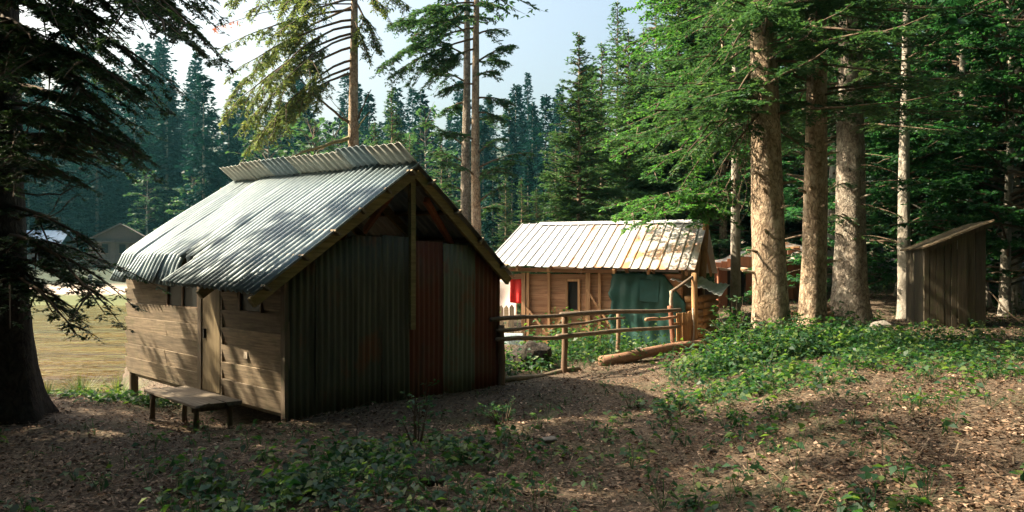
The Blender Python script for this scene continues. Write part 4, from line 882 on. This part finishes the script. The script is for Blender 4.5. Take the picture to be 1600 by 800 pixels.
# ---------------------------------------------------------------- far shore
def far_house(name, label, x, y, w, dp, h, rh, rz, wallm, roofm, gable_front):
    z = gz(x, y); t = thing(name, label, 'house', (x, y, z), rz)
    n = 14
    for k in range(n): box('wall_board', t, (-w / 2 + w * k / n, -dp / 2, -.6), (-w / 2 + w * (k + 1) / n - .03, -dp / 2 + .06, h), wallm, .01)
    box('body_wall', t, (-w / 2 + .05, -dp / 2 + .07, -.6), (w / 2 - .05, dp / 2, h - .01), wallm)
    for x0 in (-.28, .0, .22):
        a = x0 * w; wn_ = box('window', t, (a, -dp / 2 - .03, h * .35), (a + w * .1, -dp / 2 - .002, h * .8), M['glass'])
        box('window_frame', wn_, (a - .08, -dp / 2 - .05, h * .35 - .1), (a + w * .1 + .08, -dp / 2 - .031, h * .35), M['frame'])
    o = .5
    if gable_front:
        v = [(-w / 2, -dp / 2 + .02, h), (w / 2, -dp / 2 + .02, h), (0, -dp / 2 + .02, h + rh)]; v += [(a, b + .08, c_) for a, b, c_ in v]
        link('gable', pyd(v, [(0, 1, 2), (5, 4, 3), (0, 3, 4, 1), (1, 4, 5, 2), (2, 5, 3, 0)]), wallm, t)
        for sgn in (-1, 1):
            v = [(0, -dp / 2 - .6, h + rh + .1), (0, dp / 2 + .3, h + rh + .1), (sgn * (w / 2 + o), dp / 2 + .3, h - .25), (sgn * (w / 2 + o), -dp / 2 - .6, h - .25)]
            ob = link('roof', pyd(v, [(0, 1, 2, 3)]), roofm, t); ob.modifiers.new('thick', 'SOLIDIFY').thickness = .12
        box('porch_beam', t, (-w / 2, -dp / 2 - .9, h - .3), (w / 2, -dp / 2 - .1, h - .15), M['fard'])
    else:
        for k in range(8):
            a, b = -w / 2 - o + (w + 2 * o) * k / 8, -w / 2 - o + (w + 2 * o) * (k + 1) / 8 - .03
            v = [(a, -dp / 2 - .6, h - .2), (b, -dp / 2 - .6, h - .2), (b, 0, h + rh), (a, 0, h + rh)]; ob = link('roof_sheet', pyd(v, [(0, 1, 2, 3)]), roofm, t); ob.modifiers.new('thick', 'SOLIDIFY').thickness = .1
        v = [(-w / 2 - o, dp / 2 + .4, h - .2), (w / 2 + o, dp / 2 + .4, h - .2), (w / 2 + o, 0, h + rh), (-w / 2 - o, 0, h + rh)]; ob = link('roof_sheet', pyd(v, [(0, 1, 2, 3)]), roofm, t); ob.modifiers.new('thick', 'SOLIDIFY').thickness = .1
p = P(193, 405, 96); far_house('far_house', 'brown gabled wooden house across the lake', p.x, 96, 7.4, 6, 2.7, 2.1, math.radians(20), M['fard'], M['fard'], True)
p = P(55, 400, 100); far_house('far_house', 'low house with blue metal roof across the lake', p.x, 100, 8.0, 5, 2.2, 1.9, math.radians(12), M['fard'], M['blueroof'], False)
# person on the far beach: one skinned figure
px_, py_ = P(141, 447, 82).x, 82.0
verts = [(0, 0, .93), (0, 0, 1.2), (0, 0, 1.43), (0, 0, 1.52), (0, 0, 1.64), (0, 0, 1.74), (.11, 0, .88), (.14, .02, .48), (.16, 0, .06), (.17, -.14, .03), (-.11, 0, .88), (-.12, -.04, .48), (-.13, .02, .06), (-.13, -.12, .03), (.2, 0, 1.4), (.27, .02, 1.12), (.22, -.12, .93), (-.2, 0, 1.4), (-.27, .02, 1.12), (-.22, -.12, .93)]
edg = [(0, 1), (1, 2), (2, 3), (3, 4), (4, 5), (0, 6), (6, 7), (7, 8), (8, 9), (0, 10), (10, 11), (11, 12), (12, 13), (2, 14), (14, 15), (15, 16), (2, 17), (17, 18), (18, 19)]
rad = [.15, .15, .15, .06, .10, .085, .10, .07, .05, .045, .10, .07, .05, .045, .07, .05, .035, .07, .05, .035]
me = bpy.data.meshes.new('person'); me.from_pydata(verts, edg, []); me.update(); pe = link('person', me, M['clothes']); pe.location = (px_, py_, gz(px_, py_))
sk = pe.modifiers.new('skin', 'SKIN'); sv = me.skin_vertices[0].data if me.skin_vertices else None
if sv is None:
    me.skin_vertices.new() if hasattr(me.skin_vertices, 'new') else None; sv = me.skin_vertices[0].data if me.skin_vertices else None
if sv is not None:
    for i, r_ in enumerate(rad): sv[i].radius = (r_, r_)
    sv[0].use_root = True
pe.modifiers.new('sub', 'SUBSURF').levels = 1
tag(pe, 'person in dark clothes standing on the beach across the lake', 'person')

# ---------------------------------------------------------------- ground plants and litter
def in_cabin(x, y):
    X_ = (x + 2.5) * .683 + (y - 7.7) * .73; Y_ = -(x + 2.5) * .73 + (y - 7.7) * .683
    return (X_ > -.02) & (X_ < WD) & (Y_ > -.02) & (Y_ < LN)
def leaves_at(x, y, z, size, tilt, r, wid=.5):
    n = len(x); az = r.random(n) * 6.283; d = np.stack([np.cos(az), np.sin(az), r.normal(0, tilt, n)], -1); nn = nrm(UP + r.normal(0, tilt, (n, 3))); s = nrm(np.cross(d, nn)); u = np.cross(s, nrm(d))
    p = np.stack([x, y, z], -1); B = size[:, None]; W = B * wid * .5
    return np.stack([p - d * B / 2, p + s * W + u * W * .5, p + d * B / 2, p - s * W + u * W * .5], 1).reshape(-1, 3)
rl = np.random.default_rng(101)
def scatter(n, y0, y1, r, wide=.80):
    y = y0 * (y1 / y0) ** r.random(n); x = (r.random(n) * 2 - 1) * (wide * y + 1.6); return x, y
x, y = scatter(250000, 2.0, 22, rl); k = ~in_cabin(x, y) & (lake_sd(x, y) < -1.2) & (wave(x * .9, y * 1.1) + .6 * wave(x * 2.9 + 3, y * 3.3) + rl.normal(0, .5, len(x)) > -.55); x, y = x[k], y[k]
sz_ = (.011 + .036 * rl.random(len(x)) ** 2.5) * (1 + .03 * y); V = leaves_at(x, y, ground(x, y) + .008 + .012 * rl.random(len(x)), sz_, .28, rl, .6)
xt, yt = scatter(2600, 3.7, 18, rl); k = ~in_cabin(xt, yt) & (lake_sd(xt, yt) < -1.5); xt, yt = xt[k], yt[k]; nt_ = len(xt); at_ = rl.random(nt_) * 6.283; lt_ = .04 + .16 * rl.random(nt_) ** 2
dt_ = np.stack([np.cos(at_), np.sin(at_), rl.normal(0, .12, nt_)], -1) * lt_[:, None]; st_ = np.stack([-np.sin(at_), np.cos(at_), np.zeros(nt_)], -1) * .004; bt_ = np.stack([xt, yt, ground(xt, yt) + .015], -1)
link('fallen_twigs', npmesh(np.stack([bt_ - dt_ - st_, bt_ - dt_ + st_, bt_ + dt_ + st_ * .5 + UP * .004, bt_ + dt_ - st_ * .5 + UP * .004], 1).reshape(-1, 3), quadidx(nt_)), M['deadtw'], kind='stuff')
link('leaf_litter', npmesh(V, quadidx(len(x)), rl.random(len(x)) ** 2.2), M['litter'], kind='stuff')
def herbs(name, x, y, h, nl, size, mat, r, spread=.09, wid=.6):
    """low leafy plants: nl leaves on short stems round each point"""
    n = len(x); i = np.repeat(np.arange(n), nl); m = len(i); a = r.random(m) * 6.283; ht = h[i] * (.25 + .75 * r.random(m)); rad = spread * h[i] / .15 * (.3 + r.random(m))
    lx, ly = x[i] + rad * np.cos(a), y[i] + rad * np.sin(a); lz = ground(x[i], y[i]) + ht
    d = nrm(np.stack([np.cos(a) + r.normal(0, .35, m), np.sin(a) + r.normal(0, .35, m), r.normal(-.1, .3, m)], -1)); nn = nrm(UP + r.normal(0, .4, (m, 3))); s = nrm(np.cross(d, nn)); u = np.cross(s, d)
    B = (size * (.6 + .8 * r.random(m)))[:, None]; W = B * wid * .5; p = np.stack([lx, ly, lz], -1)
    V = np.stack([p, p + d * B * .5 + s * W + u * W * .4, p + d * B - UP * B * .15, p + d * B * .5 - s * W + u * W * .4], 1).reshape(-1, 3)
    st = np.stack([np.stack([x[i], y[i], ground(x[i], y[i]) - .01], -1), p, p + s * .004, np.stack([x[i] + .004, y[i], ground(x[i], y[i]) - .01], -1)], 1).reshape(-1, 3)
    var = np.concatenate([r.random(m), np.full(m, .4)])
    return np.concatenate([V, st]), var
def patch(px, py, d, n, sx, sy, r):
    p = P(px, py, d); return p.x + r.normal(0, sx, n), p.y + r.normal(0, sy, n)
xs_, ys_ = scatter(5200, 3.4, 20, rl)
dens = (.08 + .92 * sstep(-.15, .45, wave(xs_ * 1.2 + 1, ys_ * 1.3))) * sstep(.8, 3.6, xs_ - .20 * (ys_ - 8)) * (.25 + .75 * sstep(5.5, 8.8, ys_)) + .16 * sstep(-.2, .6, wave(xs_ * 1.1, ys_ * .9)) * (ys_ < 8) + .45 * np.exp(-((xs_ + 1.3) ** 2 / 1.2 + (ys_ - 4.8) ** 2 / .6)) + .25 * np.exp(-((xs_ - .3) ** 2 / 1.5 + (ys_ - 6.2) ** 2 / 1.0))
k = (rl.random(len(xs_)) < dens) & ~in_cabin(xs_, ys_) & (lake_sd(xs_, ys_) < -1.5); X1, Y1 = xs_[k], ys_[k]
parts = [herbs('', X1, Y1, .07 + .13 * rl.random(len(X1)), 9, .06, None, rl)]
for (px, py, d, n, sx, sy, h) in ((150, 628, 10.9, 90, .35, .4, .22), (225, 640, 9.6, 50, .3, .25, .16), (1215, 560, 9.9, 200, .5, .3, .42), (1300, 560, 10.2, 150, .6, .35, .36), (1130, 575, 9.8, 110, .3, .35, .34), (1370, 560, 10.4, 110, .7, .4, .28), (1420, 585, 8.6, 60, .9, .5, .2), (1200, 620, 8.0, 70, .7, .4, .16), (1530, 570, 9.2, 50, .6, .5, .2), (600, 700, 6.0, 60, .6, .3, .16), (450, 740, 5.0, 50, .55, .3, .18), (1560, 450, 19, 90, 1.0, 1.2, .5), (1250, 480, 14.5, 60, .6, .5, .4), (1400, 430, 22, 90, 1.5, 1, .7)):
    a, b = patch(px, py, d, n, sx, sy, rl); parts.append(herbs('', a, b, h * (.4 + .9 * rl.random(n)), 12, .075, None, rl, .10))
xs_, ys_ = scatter(700, 4.2, 17, rl); k = (rl.random(700) < .55 * sstep(.5, 3.5, xs_ - .2 * (ys_ - 8)) * sstep(5.5, 7.5, ys_) + .05) & ~in_cabin(xs_, ys_) & (lake_sd(xs_, ys_) < -1.8); a, b = xs_[k], ys_[k]
parts.append(herbs('', a, b, .10 + .28 * rl.random(len(a)) ** 2, 8, .07, None, rl, .08, .65))
xs_, ys_ = scatter(4200, 4.2, 17, rl); k = (rl.random(4200) < .4 * sstep(-.1, .8, wave(xs_ * .8 + 2, ys_ * .7))) & ~in_cabin(xs_, ys_) & (lake_sd(xs_, ys_) < -1.3); a, b = xs_[k], ys_[k]
parts.append(herbs('', a, b, .04 + .10 * rl.random(len(a)), 5, .09, None, rl, .03, .10))
V = vcat([p[0] for p in parts]); var = vcat([p[1] for p in parts]); link('ground_cover', npmesh(V, quadidx(len(V) // 4), var), M['herb'], kind='stuff')
parts = []
for (px, py, d, n, sx, sy, h) in ((850, 575, 12.4, 70, .6, .4, .35), (930, 565, 13.2, 80, .6, .4, .5), (900, 540, 14.2, 40, .5, .4, .8), (1010, 560, 13.6, 24, .25, .3, .35), (800, 590, 11.6, 40, .4, .4, .25)):
    a, b = patch(px, py, d, n, sx, sy, rl); parts.append(herbs('', a, b, h * (.4 + .9 * rl.random(n)), 12, .085, None, rl, .06))
V = vcat([p[0] for p in parts]); var = vcat([p[1] for p in parts]); link('weeds', npmesh(V, quadidx(len(V) // 4), var), M['herb'], kind='stuff')
def shrub(label, x, y, h, w, n, bl, bw, mat, seed, tpm=9, bpm=40):
    r = np.random.default_rng(seed); t = thing('shrub', label, 'shrub', (x, y, gz(x, y))); ps = []
    for k in range(n):
        a = r.random() * 6.28; q_ = r.random() ** .6; ps.append(bough((.05 * math.cos(a), .05 * math.sin(a), -.03), (w * q_ * math.cos(a), w * q_ * math.sin(a), h * (.35 + .65 * r.random()) * (1.05 - .5 * q_)), 0, .1, 8))
    ps = np.array(ps); V, var, tw = sprays(ps, tpm, .35, .85, .05, bpm, bl, bw, r, start=.2, leafy=True, tmin=.08)
    crown_obj(t, V, var, mat, 'foliage'); wood_obj(t, [paths_wood(ps, np.full(n, .008), .002, 4), twig_wood(tw, .002)], M['twig'], 'stems'); return t
p = P(1150, 560, 10.6); shrub('leafy green shrub at the foot of the thick sunlit fir', p.x, p.y, 1.1, .6, 46, .065, .022, M['herb'], 201, 10, 52)
p = P(1122, 575, 10.2); shrub('low spreading shrub between the path and the leafy green shrub', p.x, p.y, .65, .5, 30, .06, .02, M['herb'], 202, 10, 50)
p = P(1245, 560, 10.3); shrub('pale leafy shrub between the thick sunlit fir and the slimmer brown fir', p.x, p.y, .75, .5, 34, .06, .02, M['herb'], 203, 10, 50)
p = P(1300, 560, 10.6); shrub('bushy green weed at the foot of the slimmer brown fir', p.x, p.y, .7, .5, 30, .06, .02, M['herb'], 209, 10, 50)
p = P(1185, 585, 9.7); shrub('sunlit bush in front of the thick sunlit fir base', p.x, p.y, .6, .45, 28, .06, .02, M['herb'], 210, 10, 50)
p = P(785, 668, 7.4); shrub('small feathery plant on the bare path in front of the cabin corner', p.x, p.y, .30, .30, 14, .035, .008, M['herb'], 204, 16, 90)
p = P(990, 640, 8.3); shrub('tiny pale plant growing on the sunlit path', p.x, p.y, .22, .12, 7, .05, .018, M['herb'], 205)
p = P(1055, 665, 7.4); shrub('small dark weed clump at the path edge', p.x, p.y, .25, .25, 10, .055, .02, M['herb'], 206)
p = P(650, 690, 6.7); shrub('tall thin weed with sparse leaves in front of the rusty gable sheet', p.x, p.y, .62, .18, 7, .065, .024, M['herb'], 207, 8, 22)
p = P(655, 640, 8.0); shrub('spindly weed growing against the gable wall', p.x, p.y, .5, .2, 8, .06, .02, M['herb'], 208, 8, 24)
p = P(1450, 480, 13.2); rock('stone', 'grey stone lying left of the outhouse foot', p.x - .9, p.y, .22, M['stone'])
def tuft(label, x, y, h, n, seed, sp=.5):
    r = np.random.default_rng(seed); t = thing('rush_tuft', label, 'grass'); t.location = (x, y, gz(x, y)); a = r.random(n) * 6.283; q_ = r.random(n) ** .7; b0 = np.stack([.12 * q_ * np.cos(a), .12 * q_ * np.sin(a), np.full(n, -.02)], -1)
    hh = h * (.5 + .6 * r.random(n)); o = np.stack([np.cos(a), np.sin(a), np.zeros(n)], -1) * (sp * q_ * hh)[:, None]; m1 = b0 + o * .35 + UP * (hh * .6)[:, None]; e = b0 + o + UP * (hh * (1 - .25 * q_))[:, None]; s = np.stack([-np.sin(a), np.cos(a), np.zeros(n)], -1) * .005
    V = np.stack([b0 - s, b0 + s, m1 + s * .8, m1 - s * .8, m1 - s * .8, m1 + s * .8, e + s * .15, e - s * .15], 1).reshape(-1, 3); link('blades', npmesh(V, quadidx(2 * n), np.repeat(r.random(n), 2)), M['rush'], t); return t
for k, (px, d, h, lb) in enumerate(((125, 11.8, .75, 'broad green rush tuft at the water edge'), (185, 12.4, .8, 'tall rush tuft beside the cabin corner post at the water'), (72, 11.4, .6, 'small rush tuft beside the foot of the big dark fir'), (98, 12.4, .55, 'sparse rush tuft standing in shallow water'))):
    x = (px - CX) / F * d; tuft(lb, x, d, h, 420, 300 + k, .8)

# ---------------------------------------------------------------- air between here and the far shore
hq = NT('haze'); hv = hq.n('ShaderNodeVolumePrincipled'); hv.inputs['Density'].default_value = .00018; hv.inputs['Color'].default_value = (.22, .72, .85, 1); hv.inputs['Anisotropy'].default_value = .25
hq.t.nodes.remove(hq.b); hq.l(hv.outputs[0], hq.out.inputs['Volume'])
v, f = slab((0, 240, 45), (440, 0, 0), (0, 330, 0), (0, 0, 48)); link('haze', pyd(v, f), hq.m, kind='stuff')
